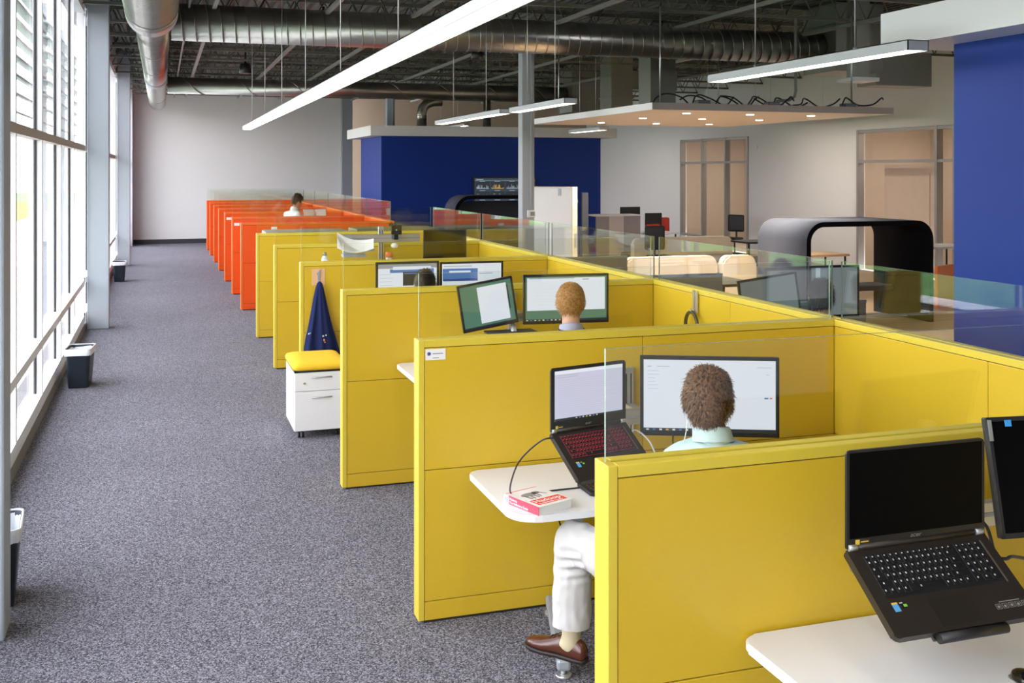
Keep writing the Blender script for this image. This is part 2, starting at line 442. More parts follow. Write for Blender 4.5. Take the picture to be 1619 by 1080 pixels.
# trees across the lawn
def tree(x, y, h, lab, seed):
    rnd = random.Random(seed)
    t = thing('tree', lab, 'tree', (x, y, -.15), 0, 'trees across the lawn')
    m = MB(mat('bark', (.12, .09, .06), .9)); m.cyl((0, 0, 0), (0, 0, h*.5), .16, r2=.1); m.build('trunk', t)
    m = MB(LEAF)
    for k in range(700):
        a = rnd.random()*6.283; u = rnd.random()*2-1; q = rnd.random()**.4
        p = Vector((math.cos(a)*math.sqrt(1-u*u)*2.0*q, math.sin(a)*math.sqrt(1-u*u)*2.0*q, h*.55+u*q*h*.45))
        d = Vector((rnd.gauss(0, 1), rnd.gauss(0, 1), rnd.gauss(0, 1))).normalized(); e = d.orthogonal().normalized()*.16; d *= .28
        m.quad([p-d, p+e, p+d, p-e])
    m.build('crown', t, recalc=False)
for k in range(9):
    tree(-17-(k % 3)*1.5, -14+k*4.6+(k % 2)*.8, 4.2+(k*37 % 5)*.35, 'leafy green tree standing across the lawn outside the windows', k)

# ------------------------------------------------------------------ roof joists and struts
def joist():
    t = thing('roof_joist', 'slim grey open-web steel joist spanning under the corrugated roof deck', 'joist', (0, 0, 0), 0, 'roof joists')
    a, b = -1.0, ROOMW
    m = MB(JOIST); m.box(a, b, -.04, .04, 4.79, 4.845); m.build('top_chord', t)
    m = MB(JOIST); m.box(a, b, -.035, .035, 4.36, 4.40); m.build('bottom_chord', t)
    m = MB(JOIST); n = 34; w = (b-a)/n
    for k in range(n):
        x = a+k*w
        for p, q in (((x, 4.38), (x+w/2, 4.81)), ((x+w/2, 4.81), (x+w, 4.38))):
            m.cyl((p[0], 0, p[1]), (q[0], 0, q[1]), .011, seg=5)
    m.build('web', t)
    return t
J = joist(); J.location.y = 3.0
for k in range(1, 18): dup(J, (0, 3.0+k*1.72, 0))
for k, (x, w) in enumerate(((.34, .025), (.66, .055), (2.15, .05), (3.35, .05), (5.5, .055), (7.4, .05), (9.7, .05), (11.6, .05))):
    m = MB(STRUT); m.box(x-w/2, x+w/2, 1.0, 32.5, 4.30, 4.35)
    tag(m.build('strut_channel'), 'long straight grey steel channel running along the room under the joists', 'channel', 'channels under the joists')

# ------------------------------------------------------------------ round ducts
def helix(m, d, r, pitch, w, start=.05):
    d = Vector(d); L = d.length; u = d.normalized(); a = u.orthogonal().normalized(); b = u.cross(a); n = int((L-start-.05)/pitch*22)
    m.tube([u*(start+pitch*k/22)+(a*math.cos(2*math.pi*k/22)+b*math.sin(2*math.pi*k/22))*r for k in range(n)], w, seg=4)
def spiral_duct(name, lab, p0, p1, r, pitch, extra=None, ringmat=None):
    p0 = Vector(p0); p1 = Vector(p1)
    t = thing(name, lab, 'duct', p0)
    d = p1-p0; L = d.length; u = d.normalized()
    m = MB(GALV); m.cyl((0, 0, 0), d, r, seg=40); m.build('duct_pipe', t)
    m = MB(GALV)
    helix(m, d, r+.003, pitch, .008); m.build('spiral_seam', t)
    return t
t = spiral_duct('round_duct', 'big shiny spiral duct crossing the room above the desks in front of the pole', (.12, 14.75, 4.13), (10.09, 14.75, 4.13), .245, .17)
t = spiral_duct('round_duct', 'thinner round duct crossing the room near the far wall', (.12, 25.2, 4.09), (9.74, 25.2, 4.09), .19, 1.2)
# main along the aisle: fat near run, reducer, thin far run
t = thing('round_duct', 'silver duct running along the aisle above the windows, stepping down in width', 'duct', (-.12, 0, 4.13))
m = MB(GALV); m.cyl((0, -1.4, 0), (0, 13.2, 0), .30, seg=40); m.build('duct_pipe', t)
m = MB(GALV)
helix(m, Vector((0, 13.2, 0)), .302, .06, .008, 6.6); m.build('spiral_seam', t)
m = MB(GALV); m.cyl((0, 13.2, 0), (0, 13.9, 0), .315, seg=40); m.cyl((0, 13.9, 0), (0, 14.6, 0), .31, r2=.235, seg=40); m.build('reducer', t)
m = MB(GALV); m.cyl((0, 14.6, 0), (0, 32.2, 0), .225, seg=40)
for y in (17.6, 20.6, 29): m.cyl((0, y, 0), (0, y+.04, 0), .232, seg=40)
m.build('duct_pipe', t)
m = MB(GREYM); m.cyl((0, 23.2, 0), (0, 23.9, 0), .235, seg=40); m.build('collar', t)

def boxduct(lab, x0, x1, y0, y1, z0, z1=ZD-.02, arms=()):
    t = thing('box_duct', lab, 'duct', ((x0+x1)/2, (y0+y1)/2, z0))
    cx, cy = (x0+x1)/2, (y0+y1)/2
    m = MB(GALV2); m.box(x0-cx, x1-cx, y0-cy, y1-cy, 0, z1-z0, bev=.01); m.build('shaft', t)
    for z in (.3, .75):
        m = MB(GALV2); m.box(x0-cx-.02, x1-cx+.02, y0-cy-.02, y1-cy+.02, z, z+.03); m.build('flange', t)
    for (a, b, c, d, e, f) in arms:
        m = MB(GALV2); m.box(a-cx, b-cx, c-cy, d-cy, e-z0, f-z0, bev=.01); m.build('branch', t)
    return t
boxduct('square grey duct drop at the end of the thin round duct', 9.75, 10.55, 24.75, 25.65, 3.62)
boxduct('tall dark grey duct drop between the pole and the hanging ceiling panel', 9.0, 9.5, 20.6, 21.2, 3.4, arms=((9.5, 10.6, 20.7, 21.1, 3.9, 4.3),))
boxduct('big square duct drop ending the spiral duct on the right', 10.1, 11.0, 14.3, 15.2, 3.74, arms=((11.0, 12.1, 14.5, 15.0, 3.55, 4.1),))
m = MB([WHITE, GALV2]); m.box(-.22, .22, -.22, .22, 0, .06, bev=.01); m.box(-.12, .12, -.12, .12, .06, 1.35, 1)
tag(m.build('air_diffuser', loc=(10.0, 13.6, 3.5)), 'white square air diffuser hanging beside the right pendant light', 'diffuser')
m = MB([WHITE, GALV2]); m.box(-.4, .4, -.4, .4, 0, .05, bev=.01); m.box(-.25, .25, -.25, .25, .05, 1.555, 1)
tag(m.build('air_diffuser', loc=(8.6, 17.6, 3.28)), 'wide white air diffuser above the far edge of the hanging ceiling panel', 'diffuser')
for k, (p, q, lab) in enumerate((((6.05, 25.4), (3.2, 4.0), 'metal elbow pipe rising from the far blue pod, left one'), ((7.75, 25.5), (3.2, 4.0), 'straight flexible metal pipe rising behind the far blue pod roof'))):
    t = thing('vent_pipe', lab, 'pipe', (p[0], p[1], 3.2))
    m = MB(GALV)
    if k == 0: m.tube([(0, 0, 0), (0, 0, .35), (.03, 0, .5), (.12, 0, .6), (.28, 0, .66), (.5, 0, .67)], .12, seg=16)
    else: m.cyl((0, 0, 0), (0, 0, .8), .1)
    m.build('pipe', t)
    for z in (.1, .2, .3):
        m = MB(GALV); m.cyl((0, 0, z), (0, 0, z+.02), .128 if k == 0 else .106); m.build('pipe_band', t)
for k, (x, y) in enumerate(((2.3, 16.0), (5.3, 18.0), (6.4, 9.2), (1.6, 22.0))):
    m = MB(BLACK); m.cyl((0, 0, 0), (0, 0, .2), .13, seg=20, r2=.1); m.cyl((0, 0, .2), (0, 0, .5), .02)
    tag(m.build('ceiling_can', loc=(x, y, 4.12)), 'small black canister fixture hanging under the joists', 'fixture', 'black ceiling canisters')

# interior steel columns
for (x, y, lab) in ((5.38, 15.6, 1), (5.38, 25.95, 0)):
    m = MB(COLM); m.box(x-.1, x+.1, y-.1, y+.1, 0, 4.36, bev=.012); m.box(x-.15, x+.15, y-.15, y+.15, 0, .02); 
    m.box(x-.012+.04, x+.012+.04, y-.125, y-.1, 1.6, 4.3)
    o = struct(m.build('column'))
t = thing('thermostat', 'white wall thermostat with a grey display on the steel pole', 'thermostat', (5.42, 15.49, 1.44))
m = MB(WHITE); m.box(-.065, .065, -.03, 0, 0, .11, bev=.008); m.build('case', t)
m = MB(GREYP); m.box(-.02, .05, -.034, -.03, .025, .085); m.build('display', t)
m = MB(WHITE); m.box(-.03, 0, -.06, .06, 0, .1, bev=.006)
tag(m.build('wall_sensor', loc=(ROOMW, 23.9, 2.72)), 'small white sensor box high on the right wall between window and door', 'sensor')
# ================================================================== LIGHTS
def pendant(lab, x, y0, y1, z, wires, lamp=None):  # also builds the added fill lights that stay out of view
    L = y1-y0
    t = thing('pendant_light', lab, 'light', (x, y0, z))
    m = MB(HOUSE)
    w = .076
    m.box(-w, -w+.006, 0, L, 0, .064); m.box(w-.006, w, 0, L, 0, .064); m.box(-w, w, 0, L, .058, .064)
    m.box(-w, w, 0, .006, 0, .064); m.box(-w, w, L-.006, L, 0, .064); m.build('housing', t)
    m = MB([lamp or LAMP]); n = max(1, round(L/1.22))
    for k in range(n): m.box(-w+.007, w-.007, .007+k*(L-.014)/n+.003, .007+(k+1)*(L-.014)/n-.003, .004, .012)
    m.build('diffuser', t)
    for k in range(wires):
        yy = L*(k+.5)/wires if wires > 1 else L/2
        m = MB(SILVER); m.cyl((0, yy, .064), (0, yy, 4.84-z), .0045, seg=6); m.cyl((0, yy, .064), (0, yy, .09), .012, seg=8)
        m.build('suspension_wire', t)
    return t
pendant('very long white linear pendant light hanging over the yellow cubicles', 1.42, -1.4, 19.16, 2.88, 9)
pendant('short white linear pendant light below the near blue wall cornice', 4.30, 5.27, 7.72, 2.88, 2)
pendant('small linear pendant light seen just right of the pole', 4.16, 10.6, 12.5, 2.88, 2)
pendant('small linear pendant light in front of the far blue pod, left of the pole', 4.12, 12.75, 16.1, 2.88, 2)
pendant('linear pendant light glimpsed under the far edge of the hanging ceiling panel', 7.25, 16.9, 18.4, 2.86, 2)
pendant('unseen linear fill light added behind the near blue pod, left one', 8.6, 6.3, 9.5, 2.62, 2, LAMPFILL)  # pair of invented fill lights, brightening the hanging panel and right wall
pendant('unseen linear fill light added behind the near blue pod, right one', 11.4, 6.3, 11.2, 2.62, 2, LAMPFILL)
pendant('unseen linear fill light added beyond the hanging ceiling panel, left one', 11.5, 18.0, 22.0, 3.30, 2, LAMPFILL)  # this and the next two: invented, out of view, washing the right wall
pendant('unseen linear fill light added beyond the hanging ceiling panel, right one', 13.1, 18.0, 22.0, 3.30, 2, LAMPFILL)
pendant('unseen linear fill light added far beyond the hanging ceiling panel, by the right wall', 12.3, 26.0, 31.0, 3.62, 2, LAMPFILL)
pendant('unseen linear fill light added above the recess behind the far blue pod', 8.0, 28.2, 34.0, 3.4, 3)  # invented fill light, out of view, for the far corner walls

# hanging ceiling panel
t = thing('ceiling_cloud', 'flat tan ceiling panel with white edges hanging right of the pole', 'ceiling panel', (6.0, 12.4, 2.955))
m = MB(TANC); m.box(.02, 3.68, .02, 4.65, 0, .05); m.build('panel', t)
m = MB([WHITE, TAUPE_E]); m.box(0, .02, 0, 4.67, -.005, .085); m.box(0, 3.7, -.001, .02, -.005, .085, 1); m.box(3.68, 3.7, 0, 4.67, -.005, .085); m.box(0, 3.7, 4.65, 4.67, -.005, .085); m.build('edge_trim', t)
for (x, y) in ((.3, .4), (.3, 4.2), (3.3, .4), (3.3, 4.2)):
    m = MB(SILVER); m.cyl((x, y, .05), (x, y, 1.4), .012, seg=8); m.build('hanger_rod', t)
k = 0
for y in (13.2, 14.6, 16.2):
    for x in (6.9, 7.9, 8.9):
        m = MB(LAMPS); m.cyl((0, 0, -.004), (0, 0, .03), .055, seg=20)
        tag(m.build('downlight', loc=(x, y, 2.952)), 'small round downlight glowing in the tan hanging ceiling panel', 'light', 'downlights of the ceiling panel'); k += 1
        if True:
            ld = bpy.data.lights.new('downlight_beam', 'SPOT'); ld.energy = 420; ld.spot_size = R(110); ld.spot_blend = .8; ld.color = (1, .88, .72); ld.shadow_soft_size = .07
            lo = bpy.data.objects.new('downlight_beam', ld); COL.objects.link(lo); lo.location = (x, y, 2.93)
rnd = random.Random(3)
for k in range(6):
    x0 = 6.15+k*.56; y0 = 12.6+rnd.random()*.6
    pts = [(x0+i*.13, y0+math.sin(i*1.3+k)*.12, 3.02+abs(math.sin(i*.8+k*.7))*.17) for i in range(10 if k < 3 else 7)]
    m = MB(BLACK); m.tube(smooth(pts, 5), .011, seg=6)
    tag(m.build('loose_cable'), 'black cable looping on top of the tan hanging ceiling panel', 'cable', 'cables on the ceiling panel')
for k, (x, y) in enumerate(((6.9, 12.75), (8.0, 12.8), (9.2, 12.75))):
    m = MB([BLACK, GALV2]); m.box(-.09, .09, -.07, .07, 0, .1, bev=.006); m.box(.09, .16, -.05, .05, .02, .08, 1)
    tag(m.build('driver_box', loc=(x, y, 3.007)), 'small black driver box sitting on top of the hanging ceiling panel', 'box', 'driver boxes on the ceiling panel')
m = MB(STRUT); m.tube([(0, 0, 1.2), (0, 0, .18), (-.02, 0, .1), (-.1, 0, .05), (-.3, 0, .03)], .02, seg=8)
tag(m.build('conduit_pipe', loc=(8.45, 12.9, 3.10)), 'thin grey conduit dropping to the hanging ceiling panel, bent at its foot', 'conduit')

# ================================================================== PARTITIONS
XP, XS = 1.16, 3.48          # aisle end of the dividers, face of the spine
HP, HS, HG = 1.35, .727, 1.665
def partition(L, cap, tile, glass=True, gx0=.012, gx1=None, h=HP, hs=HS, mods=2, name='partition_wall', endcap=True, hg=.315):
    """runs along +x from 0 to L, thickness along y 0..0.09"""
    t = thing(name, '', 'partition')
    T = .09
    e = .03 if endcap else 0
    if endcap:
        m = MB(cap); m.box(0, e, -.003, T+.003, .012, h, bev=.003); m.build('end_cap', t)
    m = MB([cap, GAP]); m.box(e, L, -.002, T/2-.007, h-.035, h, 0, .003); m.box(e, L, T/2+.007, T+.002, h-.035, h, 0, .003); m.box(e, L, T/2-.007, T/2+.007, h-.03, h-.012, 1)
    m.build('top_cap', t)
    m = MB(GAP); m.box(e, L, .006, T-.006, .0, h-.036); m.build('core', t)
    w = (L-e)/mods; g = .0028
    for k in range(mods):
        a, b = e+k*w+g*.6, e+(k+1)*w-g*.6
        for nm, z0, z1 in (('base_tile', .012, .10), ('lower_tile', .10+g, hs), ('upper_tile', hs+g, h-.035-g)):
            m = MB(tile); m.box(a, b, 0, T, z0, z1, bev=.0025); m.build(nm, t)
    if glass:
        m = MB([GLASS, GEDGE]); gx1 = L if gx1 is None else gx1
        vs = m.box(gx0, gx1, T/2-.005, T/2+.005, h-.012, h+hg)
        for f in m.bm.faces:
            if abs(f.normal.y) < .5: f.material_index = 1
        m.build('glass_screen', t, recalc=False)
    return t
YP = [2.68, 4.94, 7.18, 9.47, 11.77, 14.03]
YO = [16.90, 19.10, 21.43, 23.75, 25.96, 28.10, 30.1]
P0 = partition(XS-XP-.002, YCAP, YEL)
ylab = ['yellow cubicle divider nearest the camera, behind the switched-off laptop', 'yellow cubicle divider with a white name card, behind the brown-haired man',
        'yellow cubicle divider behind the red-blond man', 'yellow cubicle divider with a navy jacket on a hook',
        'yellow cubicle divider just beyond the one with the jacket', 'last yellow cubicle divider, next to the first orange one']
for k, y in enumerate(YP):
    o = P0 if k == 0 else copy_tree(P0)
    o.location = (XP, y, 0); o['label'] = ylab[k]
O0 = partition(XS-XP-.002, OCAP, ORA)
olab = ['nearest orange cubicle divider, next to the yellow ones', 'second orange cubicle divider from the yellow ones, in front of the standing person', 'third orange cubicle divider, just behind the standing person',
        'fourth orange cubicle divider from the yellow ones', 'fifth orange cubicle divider from the yellow ones', 'sixth orange cubicle divider, last but one before the far wall', 'farthest orange cubicle divider, nearest the far wall']
for k, y in enumerate(YO):
    o = O0 if k == 0 else copy_tree(O0)
    o.location = (XP, y, 0); o['label'] = olab[k]
# the spine closing the cubicles on the right, one length per cubicle
def spine(y0, y1, cap, tile, lab):
    L = y1-y0
    t = partition(L-.002, cap, tile, gx0=.085, gx1=L-.004, endcap=False)
    t.location = (XS+.09, y0+.001, 0); t.rotation_euler = (0, 0, R(90)); t['label'] = lab
    return t
sl = ['yellow back panel of the cubicle beside the switched-off laptop', 'yellow back panel right of the brown-haired man', 'yellow back panel with the silver hook, right of the red-blond man',
      'yellow back panel right of the pair of monitors behind the blond man', 'yellow back panel of the cubicle left of the whiteboard', 'farthest yellow back panel, beside the dark monitor']
ys = [.44]+YP
for k in range(6):
    spine(ys[k], ys[k+1]+(.09 if k == 5 else 0), YCAP, YEL, sl[k])
so = ['orange back panel of the nearest orange cubicle', 'orange back panel of the second orange cubicle, right of the standing person', 'orange back panel of the third orange cubicle', 'orange back panel of the fourth orange cubicle', 'orange back panel of the fifth orange cubicle', 'orange back panel of the farthest orange cubicle']
for k in range(6):
    spine(YO[k], YO[k+1]+(.09 if k == 5 else 0), OCAP, ORA, so[k])

# name cards
def card(x, y, z, w, h, lab, logo=False):
    t = thing('name_card', lab, 'card', (x, y, z))
    m = MB(PAPER); m.box(0, w, -.003, 0, 0, h); m.build('card', t)
    if logo:
        m = MB(mat('logo_blue', (.06, .07, .25), .5)); m.cyl((.017, -.0035, h-.022), (.017, -.0032, h-.022), .009, seg=16); m.build('round_emblem', t)
        m = MB(GREYP); m.box(.034, .085, -.0035, -.003, h-.024, h-.020); m.box(.034, .065, -.0035, -.003, h-.044, h-.041); m.build('print_lines', t)
card(1.195, 4.94, 1.255, .098, .052, 'white name card with a small round emblem on the front yellow divider', True)
card(1.20, 19.10, 1.20, .09, .05, 'white name card on an orange divider, lower left one')
card(1.20, 21.43, 1.20, .09, .05, 'white name card on an orange divider, upper left one')
card(1.62, 16.90, 1.235, .09, .05, 'white name card on the nearest orange divider, right of the others')

# ================================================================== DESKS
def desk(x0, x1, y0, y1, z, lab, lleg=None):
    t = thing('desk', lab, 'desk', ((x0+x1)/2, (y0+y1)/2, 0))
    cx, cy = (x0+x1)/2, (y0+y1)/2
    m = MB(WHITE); m.prism(rrect(x0-cx, x1-cx, y0-cy, y1-cy, (.12, .12, .02, .05)), z-.03, z, bev=.005); m.build('desk_top', t)
    for q in (lleg or (x0+.27, cy+.22, 0), (x1-.3, cy+.22, 0)):
        lx, ly, rot = q[0]-cx, q[1]-cy, q[2]
        of = q[3] if len(q) > 3 else 0
        m = MB(GREYM); m.box(lx+of-.035, lx+of+.035, ly-.04, ly+.04, .06, z-.03, bev=.006)
        if of: m.box(lx, lx+of, ly-.03, ly+.03, .05, .09, bev=.006)
        m.build('leg_column', t)
        lg = MB(GREYM)
        M = Matrix.Translation((lx, ly, 0)) @ Matrix.Rotation(rot, 4, 'Z')
        lg.box(-.03, .03, -.60, .10, .035, .085, bev=.012, M=M)
        f = lg.build('leg_foot', t)
        for yy in (-.565, .07):
            d = MB(SILVER); c0 = M @ Vector((0, yy, 0)); d.cyl(c0, c0+Vector((0, 0, .012)), .034, seg=20); d.cyl(c0, c0+Vector((0, 0, .05)), .012); d.build('glide', f)
    return t
desk(1.56, 3.44, 1.92, 2.665, .836, 'white desk under the switched-off laptop')
desk(1.39, 3.30, 4.17, 4.90, .72, 'white desk with the red and white book', (1.785, 4.78, R(-16), .11))
desk(1.52, 3.42, 6.46, 7.15, .842, 'white desk in front of the red-blond man, its end showing past the divider')
desk(1.52, 3.42, 8.74, 9.44, .76, 'white desk hidden in the cubicle with the navy jacket')
desk(1.52, 3.42, 11.0, 11.69, 1.08, 'white desk under the orange-lidded jar')
desk(1.52, 3.42, 13.30, 14.00, .76, 'white desk hidden in the last yellow cubicle')
desk(1.52, 3.42, 20.70, 21.40, 1.10, 'raised white desk in front of the standing person')

# grey storage behind the last yellow divider
m = MB(GREYP); m.box(-.55, .55, -.3, .3, 0, 1.352, bev=.02); o = m.build('storage_cabinet', loc=(1.85, 14.62, 0)); tag(o, 'grey-topped cabinet behind the left half of the last yellow divider', 'cabinet')
m = MB(mat('olive_panel', (.17, .15, .08), .6)); m.box(-.58, .58, -.35, .35, 0, 1.36, bev=.02); o = m.build('storage_cabinet', loc=(3.1, 14.75, 0)); tag(o, 'olive-brown cabinet behind the right half of the last yellow divider', 'cabinet')
# ================================================================== ELECTRONICS
def screen_mesh(w, h, items, y=-.001, base=SCRW):
    mats = [base]; m = MB(mats)
    m.quad([(-w/2, y, -h/2), (w/2, y, -h/2), (w/2, y, h/2), (-w/2, y, h/2)], 0)
    for k, (a, b, c, d, mt) in enumerate(items):
        if mt not in mats: mats.append(mt)
        yy = y-.0004-.00003*k
        m.quad([(-w/2+a*w, yy, -h/2+b*h), (-w/2+c*w, yy, -h/2+b*h), (-w/2+c*w, yy, -h/2+d*h), (-w/2+a*w, yy, -h/2+d*h)], mats.index(mt))
    return m
def monitor(lab, c, w, h, yaw=0, roll=0, items=(), base=SCRW, bez=.016, pitch=0, off=False, reach=0, zoff=0, stand=0, offm=None):
    t = thing('monitor', lab, 'monitor', c, 0)
    t.rotation_euler = (Matrix.Rotation(R(yaw), 3, 'Z') @ Matrix.Rotation(R(pitch), 3, 'X') @ Matrix.Rotation(R(roll), 3, 'Y')).to_euler()
    m = MB([BLACK, BLACKG]); m.box(-w/2, w/2, 0, .022, -h/2, h/2, bev=.004)
    m.box(-w/2+.04, w/2-.04, .02, .042, -h/2+.05, h/2-.05, bev=.01)
    for (a, b, cc, d) in ((-w/2, w/2, h/2-bez, h/2), (-w/2, w/2, -h/2, -h/2+bez*1.25), (-w/2, -w/2+bez, -h/2, h/2), (w/2-bez, w/2, -h/2, h/2)):
        m.box(a, b, -.006, .002, cc, d, bev=.0015)
    m.build('bezel', t)
    if off:
        s = MB(offm or BLACKM); s.box(-w/2+bez-.002, w/2-bez+.002, -.002, .001, -h/2+bez, h/2-bez); s.build('screen', t)
    else:
        s = screen_mesh(w-2*bez, h-2.25*bez, items, base=base); s.build('screen', t, recalc=False).location = (0, 0, bez*.125)
    p = MB(BLACK); p.box(-.05, .05, .04, .05, -.05, .05); p.build('mount_plate', t)
    if reach:
        p = MB(SILVER); p.box(-.022, .022, .05, reach, zoff-.022, zoff+.022); 
        if abs(zoff) > .02: p.box(-.022, .022, .05, .072, min(0, zoff)-.022, max(0, zoff)+.022)
        p.build('mount_neck', t)
    if stand:
        p = MB(BLACK); p.box(-.03, .03, .045, .07, -stand, 0); p.prism(rrect(-.12, .12, -.06, .14, .03), -stand, -stand+.012); p.build('stand', t)
    return t
def taskbar(n=9, x0=.02, dark=True):
    it = [(0, 0, 1, .045, SCRD)]
    cs = [WTXT, SCRB, WTXT, SCRO, SCRW, SCRB, WTXT, SCRW, SCRO, SCRW, SCRB]
    for k in range(n): it.append((x0+k*.05, .012, x0+.02+k*.05, .034, cs[k % 11]))
    return it
def lines(x0, y0, x1, n, dy, mt, seed=1, hgt=.006, short=.6):
    r = random.Random(seed); out = []
    for k in range(n):
        y = y0-k*dy; out.append((x0, y, x0+(x1-x0)*(short+(1-short)*r.random()), y+hgt, mt))
    return out

KEYCACHE = {}
def key_mesh(w, h, lit):
    k = (round(w, 4), round(h, 4), lit)
    if k not in KEYCACHE:
        m = MB([KEYM, REDLEG if lit else LEGEND]); m.box(0, w, 0, h, 0, .0022, bev=.0006, seg=1)
        m.quad([(w*.30, h*.5, .00235), (w*.30+min(.0035, w*.3), h*.5, .00235), (w*.30+min(.0035, w*.3), h*.78, .00235), (w*.30, h*.78, .00235)], 1)
        if lit:
            for a, b, c, d in ((-.0006, -.0006, w+.0006, 0), (-.0006, 0, 0, h)): m.quad([(a, b, .0004), (c, b, .0004), (c, d, .0004), (a, d, .0004)], 1)
        bmesh.ops.recalc_face_normals(m.bm, faces=m.bm.faces)
        me = bpy.data.meshes.new('key'); m.bm.to_mesh(me); m.bm.free()
        for q in m.mats: me.materials.append(q)
        KEYCACHE[k] = me
    return KEYCACHE[k]
def laptop(lab, hinge, yaw, tilt, items, base, lit, off):
    Wd, D = .385, .255
    t = thing('laptop', lab, 'laptop', hinge, R(yaw))
    B = Matrix.Rotation(R(tilt), 4, 'X')
    # lid
    m = MB([BLACK, DARKB]); m.prism(rrect(0, Wd, .0, .262, (.004, .004, .012, .012)), -.004, .004, M=Matrix.Rotation(R(90), 4, 'X'), bev=.0015)
    m.build('lid', t)
    if off:
        s = MB(BLACKM); s.box(.008, Wd-.008, -.0052, -.004, .028, .255); s.build('screen', t)
    else:
        s = screen_mesh(Wd-.036, .205, items, y=-.0048, base=base); s.build('screen', t, recalc=False).location = (Wd/2, 0, .146)
    text_mesh('logo', 'acer', .017, mat('logo_silver', (.30, .31, .31), .3, metal=.6), Matrix.Translation((Wd/2-.021, -.0056, .014)) @ Matrix.Rotation(R(90), 4, 'X'), t, shear=.3)
    m = MB([ORP, mat('sticker_dark', (.03, .028, .02), .4), mat('sticker_yellow', (.75, .52, .06), .5)])
    m.box(.022, .062, -.0052, -.0046, .010, .025, 1); m.box(.0225, .034, -.0056, -.005, .0105, .0245, 2); m.box(.037, .058, -.0055, -.005, .016, .019, 2)
    m.build('sticker', t)
    # base
    m = MB([DARKB, BLACK]); m.prism(rrect(0, Wd, -D, 0, (.014, .014, .004, .004)), -.022, 0, M=B, bev=.003)
    m.build('base', t)
    m = MB([DARKB, SILVER])
    m.cyl(B @ Vector((.03, .001, .004)), B @ Vector((Wd-.03, .001, .004)), .0085, 0, 16)
    for a, b in ((.004, .028), (Wd-.028, Wd-.004)): m.cyl(B @ Vector((a, .001, .004)), B @ Vector((b, .001, .004)), .0092, 1, 16)
    m.build('hinge', t)
    kb = MB([BLACK]); kb.box(.030, .352, -.150, -.024, .0, .0007, M=B); kb = kb.build('keyboard', t)
    x0, x1, n0, n1 = .0315, .272, .279, .350
    rows = [(-.034, .013, [1]*15), (-.0535, .0186, [1]*13+[2]), (-.0740, .0186, [1.5]+[1]*12+[1.5]), (-.0945, .0186, [1.75]+[1]*11+[2.25]),
            (-.1150, .0186, [2.25]+[1]*10+[2.75]), (-.1355, .0186, [1, 1, 1, 1, 5.5, 1, 1, 1, 1.2])]
    num = [4, 4, 4, 4, 4, 3]
    for (y, h, ws), nn in zip(rows, num):
        for (a, b, wl) in ((x0, x1, ws), (n0, n1, [1]*nn)):
            u = (b-a)/sum(wl); x = a
            for q in wl:
                o = bpy.data.objects.new('key', key_mesh(q*u-.0018, h, lit)); COL.objects.link(o); o.parent = kb
                o.matrix_local = B @ Matrix.Translation((x, y-.006, .0007)); x += q*u
    m = MB(mat('speaker_strip', (.22, .18, .13), .4, metal=.6)); m.box(.3565, .3605, -.152, -.024, 0, .001, M=B); m.build('trim_strip', t)
    m = MB(mat('touchpad_dark', (.030, .024, .018), .3, metal=.3)); m.box(.125, .235, -.245, -.168, -.0005, .0004, M=B); m.build('touchpad', t)
    m = MB([mat('sticker_blue', (.10, .35, .65), .4), mat('sticker_yellow', (.75, .52, .06), .5)]); m.box(.034, .049, -.188, -.168, 0, .0006, M=B); m.box(.034, .049, -.168, -.163, 0, .0007, 1, M=B); m.build('sticker', t)
    m = MB([mat('sticker_black', (.01, .01, .01), .4), mat('sticker_green', (.20, .55, .05), .4), LEGEND]); m.box(.054, .071, -.181, -.165, 0, .0006, M=B); m.box(.061, .070, -.178, -.171, 0, .0009, 1, M=B); m.box(.054, .062, -.168, -.165, 0, .0009, 2, M=B); m.build('sticker', t)
    if off:
        PRN = mat('pale_print', (.30, .28, .25), .5)
        m = MB(PRN)
        for k in range(5):
            a = .285+k*.018
            for (p, q, r_, s_) in ((a, a+.014, -.2225, -.2217), (a, a+.014, -.2095, -.2087), (a, a+.0008, -.2225, -.2087), (a+.0132, a+.014, -.2225, -.2087), (a+.004, a+.010, -.219, -.213)):
                m.box(p, q, r_, s_, 0, .0003, M=B)
        m.box(.300, .355, -.2045, -.2025, 0, .0003, M=B)
        m.build('printed_icons', t)
    return t
def wall_arm(lab, x, yface, z0, z1, beam=None, tray=None, loc=None):
    """channel post on a divider, beam reaching out, optional laptop tray (matrix)"""
    t = thing('equipment_rail', lab, 'rail', (x, yface, 0))
    m = MB([SILVER, GAP]); m.box(-.03, .03, -.03, 0, z0, z1, bev=.004)
    for s in (-.013, .013): m.box(s-.003, s+.003, -.032, -.028, z0+.02, z1-.03, 1)
    m.build('post', t)
    if beam:
        (a, b, y, z, h) = beam
        m = MB([SILVER, GREYM]); m.box(a-x, b-x, y-yface-.015, y-yface+.015, z-h/2, z+h/2, bev=.004)
        m.box(a-x, b-x, y-yface-.018, y-yface-.014, z-.006, z+.006, 1)
        m.build('beam', t)
        m = MB(SILVER); m.box(-.025, .025, y-yface, -.02, z-.02, z+.02); m.build('strut', t)
    return t

